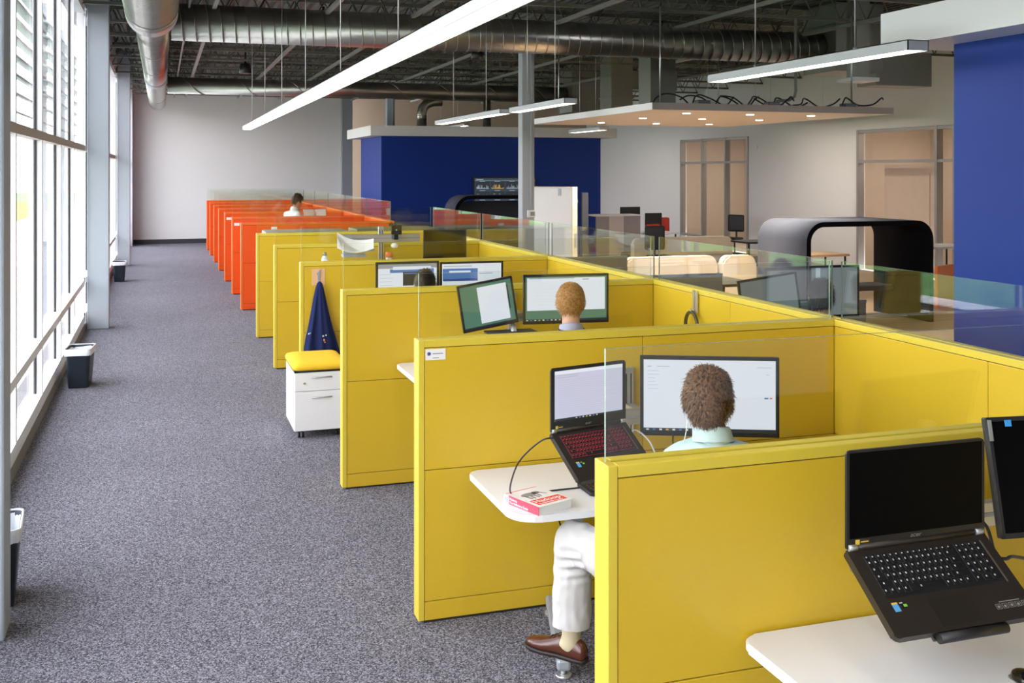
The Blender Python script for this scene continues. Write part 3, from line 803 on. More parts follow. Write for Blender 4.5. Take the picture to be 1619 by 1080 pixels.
# ---- front cubicle: laptop that is off
laptop('switched-off black laptop on a tilted stand in the nearest cubicle', (1.722, 2.395, 1.155), 0, 36, [], SCRW, False, True).scale = (1.17, 1, 1)
t = thing('laptop_stand', 'black tilted stand holding the switched-off laptop', 'stand', (1.93, 2.3, 0))
B = Matrix.Translation((1.722-1.93, 2.395-2.3, 1.155)) @ Matrix.Rotation(R(36), 4, 'X')
m = MB(BLACK); m.box(.12, .34, -.262, -.03, -.033, -.0235, M=B, bev=.002); m.build('tray', t)
m = MB(BLACK); m.cyl(B @ Vector((.125, -.266, -.012)), B @ Vector((.335, -.266, -.012)), .013, seg=16); m.build('lip', t)
m = MB(SILVER); m.box(-.03, .03, .10, .16, .95, 1.05); m.cyl((0, .03, 1.0), (0, .34, 1.0), .02); m.build('arm', t)
wall_arm('silver rail behind the switched-off laptop and dark monitor', 2.21, 2.678, .85, 1.26, (2.0, 2.75, 2.60, 1.125, .075))
mo = monitor('dark monitor cut by the right edge of the photo, beside the switched-off laptop', (2.482, 2.379, 1.295), .52, .33, yaw=-8, pitch=-13, off=True, bez=.012, reach=.20, zoff=-.12)
m = MB([mat('label_blue', (.05, .35, .75), .4), GREYP]); m.box(-.205, -.185, -.0075, -.006, .138, .156, 0); m.box(-.2585, -.247, -.0075, -.006, .10, .158, 1); m.build('label', mo)
def cable(lab, pts, r=.004, mt=BLACK, name='cable', grp=None):
    m = MB(mt); m.tube(pts, r, seg=8); return tag(m.build(name), lab, 'cable', grp)
cable('black cable with a plug in the right side of the switched-off laptop', smooth([(2.172, 2.34, 1.10), (2.20, 2.34, 1.095), (2.24, 2.36, 1.09), (2.35, 2.42, 1.05)]), .005)
cable('black cable hanging from the dark monitor at the right edge', smooth([(2.12, 2.46, 1.155), (2.24, 2.47, 1.15), (2.27, 2.45, 1.05), (2.34, 2.45, .97)]), .005)
m = MB([BLACKG, SILVER]); m.sph((0, 0, .018), .05, 0, (.62, 1, .42)); m.prism(rrect(-.032, .032, -.052, .052, .03), 0, .012, 1)
tag(m.build('computer_mouse', loc=(2.11, 2.17, .837)), 'dark computer mouse with pale rim at the corner of the nearest desk', 'mouse')

# ---- second cubicle: laptop, monitor, keyboard, book
it = [(0, .93, 1, 1, SCRW)]+lines(.03, .90, .5, 2, .04, SCRGR, 4)+lines(.05, .80, .95, 18, .04, mat('screen_faint', (.60, .60, .76), .3, emit=.8), 5, .004)+taskbar(7, .3)
laptop('open black laptop with a lit pale screen and red-lit keys', (1.510, 4.075, 1.088), 13.5, 36, it, SCRL, True, False)
t = thing('laptop_stand', 'black tilted stand under the laptop with the lit screen', 'stand', (1.7, 4.1, 0))
B = Matrix.Translation((1.51-1.7, 4.075-4.1, 1.088)) @ Matrix.Rotation(R(13.5), 4, 'Z') @ Matrix.Rotation(R(36), 4, 'X')
m = MB(BLACK); m.box(.10, .30, -.262, -.03, -.033, -.0235, M=B, bev=.002); m.build('tray', t)
m = MB(BLACK); m.cyl(B @ Vector((.13, -.266, -.012)), B @ Vector((.3, -.266, -.012)), .013, seg=16); m.build('lip', t)
m = MB(SILVER); m.box(.06, .13, .04, .12, .90, .96); m.cyl((.09, .08, .93), (.35, .55, .93), .02); m.build('arm', t)
wall_arm('silver rail on the yellow divider between lit laptop and big monitor', 2.24, 4.938, .75, 1.165, (1.95, 2.75, 4.72, .965, .075))
FA = mat('screen_faint_line', (.62, .66, .78), .3, emit=.85)
it = [(0, .95, 1, 1, SCRW), (.03, .90, .06, .91, SCRGR), (.1, .90, .2, .91, FA), (.86, .90, .97, .908, FA)]+lines(.03, .84, .12, 6, .05, FA, 2)+lines(.28, .73, .40, 2, .04, FA, 3)+[(.42, .52, .52, .527, FA), (.915, .47, .945, .49, SCRB), (.955, .47, .975, .49, mat('screen_red', (.9, .2, .15), .3, emit=.9)), (.93, .80, .95, .81, FA)]+taskbar(12, .02)
monitor('big bright monitor in front of the brown-haired man', (2.363, 4.30, 1.134), .625, .362, yaw=-23, items=it, reach=.36, zoff=-.165)
def keyboard(lab, x, y, z, yaw, w=.44, d=.155):
    t = thing('keyboard', lab, 'keyboard', (x, y, z), R(yaw))
    m = MB(BLACK); m.prism(rrect(0, w, 0, d, .012), 0, .016, bev=.004, M=Matrix.Rotation(R(3), 4, 'X')); m.build('case', t)
    m = MB([KEYM, LEGEND])
    for r_ in range(6):
        for k in range(20):
            a, b = .012+k*(w-.024)/20, .014+r_*(d-.028)/6
            m.box(a, a+.0175, b, b+.0175, .016, .022); m.quad([(a+.006, b+.009, .0222), (a+.009, b+.009, .0222), (a+.009, b+.013, .0222), (a+.006, b+.013, .0222)], 1)
    o = m.build('keys', t); o.rotation_euler = (R(3), 0, 0)
    return t
keyboard('black keyboard below the lit laptop, beside the book', 1.80, 4.335, .721, 4)
t = thing('book', 'thick paperback with an animal drawing and an orange-red title block', 'book', (1.493, 4.168, .72), R(20))
BW, BH, BT = .185, .236, .036
m = MB(PAPER); m.box(.003, BW-.003, .003, BH-.003, .002, BT-.002); m.build('pages', t)
CW = mat('cover_white', (.82, .80, .77), .4, var=.01); CR = mat('cover_red', srgb(232, 62, 36), .45, var=.02); CP = mat('cover_pinkred', srgb(226, 66, 88), .45, var=.02)
m = MB([CW, CP, CR, mat('spine_grey', (.22, .24, .32), .5)]); m.box(0, BW, 0, BH, BT-.002, BT); m.box(0, BW, 0, BH, 0, .002); m.box(-.0012, .0015, 0, BH-.034, 0, BT, 1); m.box(-.0013, .0016, BH-.034, BH, 0, BT, 0)
m.box(-.002, .001, BH-.026, BH-.018, .006, .028, 3); m.box(-.002, .001, BH-.014, BH-.008, .012, .028, 3)
m.box(.02, BW-.006, .022, .088, BT, BT+.0003, 2); m.box(.008, BW-.008, BH-.006, BH-.001, BT, BT+.0003, 2)
m.build('cover', t)
# plain four-legged animal sketch on the cover
SK = mat('sketch_grey', (.30, .27, .24), .8, var=.2)
m = MB(SK); zz = BT+.0004
def blobq(cx, cy, rx, ry, a0=0, n=20): 
    vs = [m.bm.verts.new((cx+rx*math.cos(2*math.pi*k/n)*math.cos(a0)-ry*math.sin(2*math.pi*k/n)*math.sin(a0), cy+rx*math.cos(2*math.pi*k/n)*math.sin(a0)+ry*math.sin(2*math.pi*k/n)*math.cos(a0), zz)) for k in range(n)]
    m.bm.faces.new(vs)
for q in ((.075, .160, .042, .022, .1), (.118, .168, .020, .017, .2), (.050, .125, .008, .026, .1), (.070, .122, .007, .026, -.1), (.092, .128, .007, .026, .05), (.110, .132, .006, .024, -.1), (.140, .150, .005, .028, .5)): blobq(*q)
m.build('cover_drawing', t, recalc=False)
text_mesh('title', 'Hadoop', .044, WTXT, Matrix.Translation((.026, .050, BT+.0006)), t)
text_mesh('subtitle', 'The Definitive Guide', .0155, WTXT, Matrix.Translation((.030, .029, BT+.0006)), t)
SM = Matrix(((0, 0, -1, -.0018), (-1, 0, 0, BH-.040), (0, 1, 0, .020), (0, 0, 0, 1)))
text_mesh('spine_title', 'Hadoop', .016, WTXT, SM, t)
SM = Matrix(((0, 0, -1, -.0018), (-1, 0, 0, BH-.040), (0, 1, 0, .005), (0, 0, 0, 1)))
text_mesh('spine_title', 'The Definitive Guide', .015, WTXT, SM, t)
cable('thin dark cable looping from the lit laptop down to the white desk and keyboard', smooth([(1.512, 4.04, 1.075), (1.46, 4.06, 1.06), (1.41, 4.18, .95), (1.42, 4.33, .80), (1.47, 4.42, .735), (1.56, 4.46, .724), (1.70, 4.47, .724), (1.86, 4.47, .724)]), .0035)
cable('white cable curling behind the lit laptop', smooth([(1.93, 4.22, 1.02), (1.98, 4.25, 1.02), (2.03, 4.22, .97), (2.06, 4.2, .88)]), .0035, WHITE)
cable('black cable hanging below the big monitor', smooth([(2.26, 4.42, 1.0), (2.27, 4.48, .90), (2.3, 4.5, .80), (2.32, 4.6, .722)]), .004)
cable('black cable hanging under the white desk behind the knee', smooth([(1.80, 4.62, .69), (1.75, 4.66, .60), (1.80, 4.7, .45), (1.85, 4.75, .2)]), .004)

# ---- third cubicle
WG = [(.33, .08, .90, .93, SCRW), (.90, .30, .93, .88, SCRD), (0, 0, 1, .03, SCRD)]
monitor('smaller tilted monitor with a green desktop, left of the red-blond man', (2.055, 6.74, 1.272), .385, .315, roll=-9, items=WG, base=SCRG, bez=.014, reach=.11, zoff=-.10)
it = [(.02, .24, .98, .97, SCRW), (.05, .95, .6, .965, SCRGR), (.7, .92, .78, .935, SCRG)]+lines(.10, .85, .5, 8, .07, mat('screen_faint2', (.78, .80, .86), .3, emit=.9), 8, .003)+taskbar(9, .01)
monitor('wide monitor with a white window over green, in front of the red-blond man', (2.612, 6.74, 1.29), .60, .335, yaw=-6, items=it, base=SCRG, bez=.015, reach=.11, zoff=-.12)
wall_arm('silver rail behind the two monitors of the red-blond man', 2.36, 7.178, .86, 1.30, (1.95, 2.75, 6.86, 1.16, .06))
t = thing('laptop_tray', 'dark tray with papers under the pair of monitors of the red-blond man', 'tray', (2.3, 6.62, 1.09))
m = MB(BLACK); m.box(-.28, .05, -.12, .1, 0, .014, bev=.003); m.build('plate', t)
m = MB(SILVER); m.cyl((-.1, .0, 0), (-.05, .2, .04), .02); m.build('arm', t)
# ---- fourth cubicle
it = [(0, .88, 1, 1, SCRGR), (.20, .76, .95, .86, SCRB), (.25, .84, .9, .93, SCRW), (.42, .40, .80, .78, SCRD), (.44, .72, .78, .75, SCRB)]+lines(.03, .72, .3, 6, .1, SCRGR, 3)
monitor('left of two bright monitors over the dark-haired head', (2.03, 9.05, 1.19), .56, .36, items=it, bez=.02, reach=.14, zoff=-.04)
it = [(.01, .52, .60, .86, SCRB), (.12, .74, .48, .80, SCRW), (.02, .50, .60, .57, mat('screen_deepblue', (.03, .08, .35), .3, emit=.8)), (.62, .70, .85, .715, SCRB), (.03, .92, .5, .94, SCRGR)]
monitor('right of two bright monitors over the dark-haired head', (2.605, 9.03, 1.185), .57, .345, yaw=-4, items=it, bez=.018, reach=.16, zoff=-.035)
wall_arm('silver rail behind the two bright monitors', 2.32, 9.468, .80, 1.25, (1.9, 2.8, 9.2, 1.15, .06))
# ---- cubicle behind the jacket divider
t = wall_arm('tall silver rail with a long crossbar carrying the paper tray', 2.33, 11.768, 1.10, 1.535, (1.83, 2.68, 11.35, 1.43, .085))
m = MB([BLACK, LEGEND]); m.box(.0, .115, -.585, -.57, 1.475, 1.575, bev=.006); m.cyl((.057, -.587, 1.525), (.057, -.584, 1.525), .008, 1); m.box(.035, .08, -.57, -.43, 1.42, 1.51); m.build('screen_mount', t)
m = MB(PAPER); m.sph((.055, -.50, 1.355), .035, 0, (1.2, .8, .8)); m.build('knob', t)
t = thing('paper_tray', 'tray hung from the crossbar holding white curling paper', 'tray', (1.93, 11.2, 1.25))
m = MB(GREYM); m.box(-.125, .115, -.11, .06, 0, .03, bev=.004); m.build('tray', t)
m = MB(GREYM); m.box(-.10, .0, .06, .14, .02, .20); m.build('bracket', t)
for k in range(3):
    m = MB(PAPER)
    rows = []
    for i in range(9):
        s = i/8; rows.append([(-.17+.38*s, -.09+j*.045, .012+.004*k+.07*s*s*(1 if k == 0 else .4)+.08*(1-s)**3+(.052-.012*k)*j-.02*j*s) for j in range(4)])
    m.loft(rows, closed=False, capa=False, capb=False)
    o = m.build('sheet', loc=(1.92, 11.15, 1.262+k*.012)); o.rotation_euler = (0, 0, R(-10+k*9))
    tag(o, 'white sheet of paper lying curled in the hung tray', 'paper', 'sheets in the hung tray')
t = thing('jar', 'small white jar with an orange lid, right of the hung papers', 'jar', (2.33, 11.3, 1.08))
m = MB(WHITE); m.cyl((0, 0, 0), (0, 0, .15), .036, seg=20); m.build('body', t)
m = MB(ORP); m.cyl((0, 0, .15), (0, 0, .205), .046, seg=20, r2=.034); m.build('lid', t)
t = thing('bottle', 'clear little bottle with a dark cap, left of the hung papers', 'bottle', (1.64, 11.3, 1.08))
m = MB(SOFT); m.cyl((0, 0, 0), (0, 0, .15), .036, seg=20); m.cyl((0, 0, .15), (0, 0, .18), .036, seg=20, r2=.018); m.build('body', t)
m = MB(GREYP); m.cyl((0, 0, .18), (0, 0, .215), .02, seg=16); m.build('cap', t)
monitor('dark switched-off monitor before the right end of a yellow divider, right of the silver crossbar', (2.94, 11.25, 1.355), .48, .32, yaw=-2, off=True, bez=.012, offm=BLACKG, stand=.275)
# ---- monitors on the far side of the glass
SCRDG = mat('screen_dull_grey', (.26, .30, .30), .3, emit=.6, var=.04)
def behind(lab, c, w, h, yaw, roll, items, base): return monitor(lab, c, w, h, yaw=yaw, roll=roll, items=items, base=base, stand=c[2]-.742)
behind('tilted pale monitor seen through the glass, left of the red-topped person', (4.22, 6.78, 1.24), .46, .30, -8, -8, lines(.05, .85, .9, 8, .1, SCRDG, 6), SCRDG)
behind('monitor with a dark frame in front of the red-topped person', (4.66, 6.62, 1.28), .40, .38, -6, 0, [(.1, .0, .2, 1, SCRLT)], SCRDG)
# ================================================================== AISLE OBJECTS
def bin_(lab, x, y, rz):
    t = thing('waste_bin', lab, 'bin', (x, y, 0), rz)
    def ring(hx, hy, z, r, n=6): return [(px, py, z) for px, py in rrect(-hx, hx, -hy, hy, r, n)]
    m = MB(BINM); m.loft([ring(.092, .145, .0, .03), ring(.095, .148, .012, .035), ring(.120, .180, .375, .045), ring(.126, .186, .378, .045), ring(.126, .186, .385, .045), ring(.116, .176, .385, .042), ring(.09, .142, .012, .03)], capb=True)
    m.build('body', t)
    m = MB(SOFT); rnd = random.Random(int(y*10))
    def wr(hx, hy, z, r, w):
        return [(px*(1+rnd.uniform(-w, w)), py*(1+rnd.uniform(-w, w)), z+rnd.uniform(-w, w)*.25) for px, py in rrect(-hx, hx, -hy, hy, r, 6)]
    m.loft([wr(.126, .186, .325, .045, .01), wr(.130, .190, .36, .045, .006), wr(.131, .191, .391, .045, .004), wr(.122, .182, .394, .04, .006), wr(.108, .166, .34, .04, .03), wr(.10, .155, .2, .035, .03), wr(.094, .146, .06, .03, .02)], capa=False)
    m.build('liner', t)
    return t
b0 = bin_('dark waste bin with a white liner, half behind the nearest window column', -.80, 5.90, R(4))
bin_('dark waste bin with a bulging white liner by the middle window bay', -.78, 11.50, R(-5))
bin_('dark waste bin beside the middle window column, farthest of the three', -.79, 22.1, R(3))

# mobile pedestal with the yellow cushion
t = thing('pedestal', 'white mobile drawer pedestal with a yellow seat cushion', 'pedestal', (1.01, 8.63, 0))
PW, PD = .42, .60
m = MB(WHITE); m.box(0, PW, .02, PD, .062, .535, bev=.004); m.build('body', t)
for (z0, z1, lock) in ((.385, .533, True), (.066, .381, False)):
    m = MB(WHITE); m.box(.002, PW-.002, 0, .02, z0, z1, bev=.003); d = m.build('drawer', t)
    zc = z1-.040 if lock else z1-.05
    m = MB(SILVER); m.tube([(.14, -.002, zc-.004), (.17, -.014, zc), (.215, -.018, zc+.002), (.26, -.014, zc+.002), (.30, -.002, zc)], .006, seg=8); m.build('handle', d)
    if lock: 
        m = MB(SILVER); m.cyl((.08, -.004, zc-.045), (.08, .002, zc-.045), .010, seg=16); m.build('lock', d)
m = MB(BLACK); m.box(0, PW, .0, PD, .535, .552); m.build('cushion_base', t)
m = MB(CUSH)
def cr(i, z): return [(px, py, z) for px, py in rrect(i-.008, PW+.008-i, i-.01, PD+.008-i, .05, 6)]
m.loft([cr(.004, .552), cr(-.004, .565), cr(-.004, .585), cr(.008, .603), cr(.03, .612), cr(.09, .617)]); m.build('cushion', t)
for (x, y) in ((.06, .07), (PW-.06, .07), (.06, PD-.07), (PW-.06, PD-.07)):
    m = MB(BLACK); m.box(x-.012, x+.012, y-.012, y+.012, .045, .064); 
    for s in (-.016, .016): m.cyl((x+s-.009, y, .024), (x+s+.009, y, .024), .0235, seg=18)
    m.build('caster', t)

# coat hook and navy jacket on the fourth divider
t = thing('coat_hook', 'beige card with a grey hook holding the navy jacket', 'hook', (1.318, 9.47, 0))
m = MB(BEIGE); m.box(-.057, .057, -.004, 0, 1.145, 1.292); m.build('back_card', t)
m = MB(GREYM); m.prism([(-.02, 1.255), (-.006, 1.222), (.014, 1.222), (.018, 1.282), (.006, 1.278), (-.008, 1.26)], .004, .012, M=Matrix.Rotation(R(90), 4, 'X')); m.box(-.008, .010, -.012, -.004, 1.16, 1.225); m.tube([(0, -.01, 1.165), (0, -.03, 1.155), (0, -.045, 1.17)], .006); m.build('hook', t)
t = thing('jacket', 'navy blue jacket hanging from a hook on the yellow divider', 'jacket', (1.32, 9.40, 0))
m = MB(NAVY); rings = []; n = 48
prof = [(1.185, .008, .008, 0), (1.17, .022, .020, 0), (1.13, .034, .030, .001), (1.05, .050, .040, .002), (.95, .068, .046, .004), (.85, .088, .050, .007), (.76, .108, .052, .010), (.68, .130, .054, .013), (.58, .150, .055, .016), (.50, .160, .055, .018)]
for (z, rx, ry, f) in prof:
    ring = []
    for k in range(n):
        a = 2*math.pi*k/n
        fo = 1+(.30*math.sin(5*a+z*2)+.30*math.sin(9*a+1.3+z*3))*min(1, (1.19-z)/.3)*.8
        dx = .012*(1.19-z)
        ring.append((dx+rx*math.cos(a)*(1+.12*math.sin(3*a+z*4)+.05*math.sin(8*a)), min(.060, ry*math.sin(a)*fo+.0), z+.012*math.sin(4*a)*(z < .52)))
    rings.append(ring)
m.loft(list(reversed(rings))); m.build('cloth', t, smooth=False)
m = MB(mat('jacket_print', (.45, .6, .7), .7))
for (x, z, s) in ((-.105, .74, .012), (-.092, .745, .008), (.02, .715, .014), (.045, .72, .012)): m.box(x-s/2, x+s/2, -.075, -.068, z-s/2, z+s/2, bev=.002)
m.build('small_print', t)
m = MB(mat('jacket_print_orange', (.6, .25, .1), .7)); m.box(.022, .034, -.078, -.068, .67, .69, bev=.002); m.box(.03, .04, -.078, -.068, .655, .665, bev=.002); m.build('small_print', t)

# hook with headphones on the yellow back panel
t = thing('wall_hook', 'silver hook plate on the yellow back panel holding black headphones', 'hook', (XS, 6.50, 0))
m = MB(SILVER); m.prism([(-.045, 1.34), (-.03, 1.29), (-.03, 1.19), (.03, 1.19), (.03, 1.34), (.02, 1.34), (0, 1.30), (-.02, 1.34)], 0, .01, M=Matrix.Rotation(R(90), 4, 'Z') @ Matrix.Rotation(R(90), 4, 'X') @ Matrix.Translation((0, 0, -.01)) @ Matrix.Rotation(R(180), 4, 'Y'))
m.build('plate', t)
m = MB(GREYM); m.box(-.02, -.01, -.004, .004, 1.2, 1.3); m.tube([(-.012, 0, 1.2), (-.04, 0, 1.19), (-.055, 0, 1.215)], .008); m.build('peg', t)
t = thing('headphones', 'black headphones hanging from the silver hook', 'headphones', (XS-.045, 6.50, 0))
m = MB(BLACK); m.tube([(0, .085*math.sin(a), 1.105+.09*math.cos(a)) for a in [R(-120+k*12) for k in range(21)]], .013, seg=10); m.build('headband', t)
for s in (-1, 1):
    m = MB(BLACK); m.cyl((0, s*.062, 1.04), (0, s*.085, 1.05), .036, seg=20); m.build('ear_cup', t)

# ================================================================== FAR RIGHT AREA
def booth(lab, x0, x1, y0, y1, h, side, top, rad=.28, th=.07):
    t = thing('acoustic_booth', lab, 'booth', ((x0+x1)/2, (y0+y1)/2, 0))
    w = (x1-x0)/2; d = (y1-y0)/2
    def outline(i, r):
        pts = [(-w+i, 0)]
        for k in range(9): a = R(180-90*k/8); pts.append((-w+i+r+r*math.cos(a), h-i-r+r*math.sin(a)))
        for k in range(9): a = R(90-90*k/8); pts.append((w-i-r+r*math.cos(a), h-i-r+r*math.sin(a)))
        pts.append((w-i, 0)); return pts
    o, i_ = outline(0, rad), outline(th, rad-th)
    def strip(pts, mt, nm, y0, y1, flip=False):
        m = MB(mt); rings = [[(a, y0, b) for a, b in pts], [(a, y1, b) for a, b in pts]]
        m.loft(rings, closed=False, capa=False, capb=False); return m.build(nm, t)
    m = MB([side, BFELT])
    n = len(o)
    vo0 = [m.bm.verts.new((a, -d, b)) for a, b in o]; vo1 = [m.bm.verts.new((a, d, b)) for a, b in o]
    vi0 = [m.bm.verts.new((a, -d, b)) for a, b in i_]; vi1 = [m.bm.verts.new((a, d, b)) for a, b in i_]
    for k in range(n-1):
        for (A, B_, mi) in ((vo0, vo1, 0), (vi1, vi0, 1), (vi0, vo0, 1), (vo1, vi1, 1)):
            f = m.bm.faces.new((A[k], A[k+1], B_[k+1], B_[k])); f.material_index = mi
            f.smooth = (A is vo0 or A is vi1)
    m.build('shell', t)
    m = MB(DGREY); m.box(-w+th+.02, w-th-.02, d-.5, d-.05, .38, .46, bev=.02); m.build('seat', t)
    return t
booth('big grey felt booth with a black rounded opening, in front of the near blue wall', 8.36, 10.46, 12.5, 13.75, 1.455, GREYF, None)
t = booth('pale-edged dark booth below the wall screen, left of the pole', 5.75, 7.9, 21.2, 22.05, 1.64, GREYF, None, .34)
m = MB(DGREY); m.box(-.98, .98, .34, .40, 0, 1.5, bev=.01); m.build('back_panel', t)
# wall screen on the far pod
t = thing('wall_screen', 'wall screen with small charts on the far blue wall', 'screen', (7.95, 24.66, 1.60))
m = MB(BLACK); m.box(-.80, .80, -.03, .035, -.40, .42, bev=.008); m.build('frame', t)
it = [(.02, .95, .14, .97, SCRLT), (.0, .925, 1, .93, SCRLT)]; rnd = random.Random(5)
for r_ in range(3):
    for c in range(4):
        x0, y0 = .02+c*.245, .64-r_*.30
        it.append((x0, y0, x0+.225, y0+.24, SCRD)); it.append((x0+.06, y0+.255, x0+.15, y0+.27, SCRLT))
        for k in range(24):
            hh = rnd.random()**3*.13+.02; it.append((x0+.01+k*.0085, y0+.02, x0+.016+k*.0085, y0+.02+hh, SCRO if (r_ == 0 and c == 1 and k > 2) else SCRLT))
s = screen_mesh(1.54, .76, it, y=-.031, base=SCRN); s.build('screen', t, recalc=False)
# mobile whiteboard
t = thing('whiteboard', 'thick white free-standing board right of the pole', 'whiteboard', (6.28, 16.95, 0), R(-45))
m = MB(WHITE); m.box(-.44, .44, -.10, .10, .12, 1.875, bev=.006); m.build('board', t)
m = MB(CREAM); m.box(.441, .455, -.105, .105, .12, 1.88); m.box(-.455, .455, -.105, .105, 1.876, 1.888); m.build('edge_band', t)
for x in (-.36, .22):
    m = MB(GREYM); m.box(x-.03, x+.03, -.108, -.10, 1.74, 1.86, bev=.004); m.box(x-.018, x+.018, -.111, -.105, 1.755, 1.84); m.build('clip', t)
m = MB(GREYM); m.box(.455, .462, -.03, .06, .86, 1.10); m.build('grip', t)
for x in (-.36, .36):
    m = MB(GREYM); m.box(x-.03, x+.03, -.28, .28, 0, .12, bev=.01); m.build('foot', t)
m = MB(DGREY); m.box(-.06, .06, -.03, .03, 0, 1.78, bev=.01); o = m.build('screen_panel', loc=(6.93, 17.0, 0)); tag(o, 'dark upright panel just behind the white board', 'panel')

# lounge seats
def lounge(lab, x0, x1, y, h, d=.75, fab=None):
    t = thing('lounge_sofa', lab, 'sofa', ((x0+x1)/2, y, 0)); w = (x1-x0)/2
    m = MB([fab or CREAM]); m.prism(rrect(-w, w, .04, h, (.03, .03, .13, .13)), -.09, .09, M=Matrix.Rotation(R(90), 4, 'X'), bev=.03); m.build('backrest', t)
    m = MB(GREYF); m.prism(rrect(-w+.06, w-.06, .10, d, .06), .30, .46, bev=.03); m.build('seat', t)
    for s in (-1, 1):
        m = MB(GREYM); m.cyl((s*(w-.15), .1, 0), (s*(w-.15), .1, .32), .02); m.cyl((s*(w-.15), d-.1, 0), (s*(w-.15), d-.1, .32), .02); m.build('leg_pair', t)
    return t
lounge('long cream lounge sofa, farther of the two behind the glass', 9.03, 11.27, 19.6, .80)
lounge('long cream sofa back nearest the glass', 6.85, 8.45, 15.2, .80, fab=BEIGEF)
lounge('short cream sofa section right of the nearer long sofa', 8.50, 9.1, 15.1, .80, fab=BEIGEF)
lounge('small white lounge seat peeking out left of the big grey booth', 10.9, 11.4, 17.8, .85)
# dark side table with papers
def table(lab, x, y, w, d, h, mt, leg=BLACK):
    t = thing('side_table', lab, 'table', (x, y, 0))
    m = MB(mt); m.prism(rrect(-w/2, w/2, -d/2, d/2, .05), h-.035, h, bev=.006); m.build('table_top', t)
    for sx in (-1, 1):
        for sy in (-1, 1):
            m = MB(leg); m.cyl((sx*(w/2-.07), sy*(d/2-.07), 0), (sx*(w/2-.07), sy*(d/2-.07), h-.03), .018); m.build('leg', t)
    return t
WOODT = mat('tan_wood', (.50, .33, .19), .5, var=.1, scale=12)
table('tan wooden table seen through the opening of the big grey booth', 10.55, 15.5, .9, .7, .76, WOODT)
table('dark table in front of the nearer cream sofas', 6.2, 12.2, 2.0, .9, .74, mat('dark_table', (.05, .045, .04), .4))
table('white table between the big grey booth and the near blue wall', 13.5, 16.2, 1.4, .8, .78, WHITE)
table('dark low table far behind the big grey booth', 11.6, 18.9, 1.1, .7, .74, BLACK)
for k, (x, y, a) in enumerate(((5.75, 12.3, 20), (6.35, 12.15, -30), (6.8, 12.4, 10))):
    m = MB(PAPER); m.box(-.15, .15, -.11, .11, 0, .003); o = m.build('sheet', loc=(x, y, .741)); o.rotation_euler = (0, 0, R(a)); tag(o, 'loose sheet of paper on the dark table behind the glass', 'paper', 'sheets on the dark table')
m = MB(WHITE); m.cyl((0, 0, 0), (0, 0, .1), .04, r2=.045, seg=20); tag(m.build('mug', loc=(6.55, 12.0, .741)), 'white mug on the dark table behind the glass', 'mug')
m = MB(ORP); m.box(-.4, .4, -.03, .03, 0, .66, bev=.01); o = m.build('low_screen', loc=(11.9, 13.9, 0)); o.rotation_euler = (0, 0, R(25)); tag(o, 'low orange panel between the big grey booth and the blue wall', 'panel')

# desk block with monitors and red chairs in the far right corner
t = thing('desk_block', 'boxed white and taupe workstation below the right wall, left of the black monitors', 'workstation', (9.55, 21.4, 0))
TAUPE = mat('taupe_panel', (.33, .29, .29), .6); PALE = mat('pale_pink_panel', (.62, .53, .50), .6)
m = MB([TAUPE, PALE]); m.box(-.55, -.25, 0, .05, 0, 1.16); m.box(-.25, .1, 0, .05, 0, 1.16, 1); m.box(.1, .5, 0, .05, 0, 1.16); m.box(.45, .5, .05, .55, 0, 1.16); m.build('screens', t)
m = MB(PAPER); m.box(-.57, .52, -.02, .55, 1.16, 1.19); m.build('shelf_top', t)
def deskmon(lab, x, y, z, w, h):
    t = thing('monitor', lab, 'monitor', (x, y, 0))
    m = MB(BLACK); m.box(-w/2, w/2, -.02, .02, z-h/2, z+h/2, bev=.006); m.build('screen_body', t)
    m = MB(BLACK); m.box(-.03, .03, .02, .06, .74, z); m.box(-.12, .12, -.08, .12, .73, .745); m.build('stand', t)
    return t
table('white desk carrying the two black monitors', 10.75, 22.55, 1.3, .8, .73, WHITE)
deskmon('black monitor on the far right desk, left and higher of two', 10.35, 22.6, 1.14, .50, .36)
deskmon('black monitor on the far right desk, right and lower of two', 10.85, 22.4, .98, .42, .40)
def simple_chair(lab, x, y, rz, back, frame, zb=(.55, .95)):
    t = thing('office_chair', lab, 'chair', (x, y, 0), R(rz))
    m = MB(back); m.box(-.22, .22, -.24, -.20, zb[0], zb[1], bev=.04); m.build('backrest', t)
    m = MB(back); m.box(-.23, .23, -.2, .24, .43, .49, bev=.03); m.build('seat', t)
    m = MB(frame); m.cyl((0, 0, .06), (0, 0, .44), .03); m.box(-.02, .02, -.22, .0, .40, .44); m.box(-.02, .02, -.245, -.225, .42, .7); m.build('column', t)
    for k in range(5):
        a = R(72*k+15); m = MB(frame); m.cyl((0, 0, .09), (.28*math.cos(a), .28*math.sin(a), .065), .02, r2=.014); l = m.build('base_arm', t)
        m = MB(BLACK); c = Vector((.28*math.cos(a), .28*math.sin(a), .028)); u = Vector((-math.sin(a), math.cos(a), 0))*.022; m.cyl(c-u, c+u, .028, seg=14); m.build('caster', l)
    return t
simple_chair('red office chair beside the black monitors on the far desk', 11.50, 23.3, 160, REDF, BLACK, (.6, 1.02))
simple_chair('red office chair in front of the far white desk, lower left', 10.65, 21.65, 200, REDF, BLACK)
simple_chair('dark grey chair with a square back in front of the red chairs', 9.36, 19.0, 185, DGREY, BLACK, (.58, 1.06))
simple_chair('black office chair inside the warm doorway of the far window', 13.6, 23.6, 120, BLACK, BLACK, (.62, 1.05))
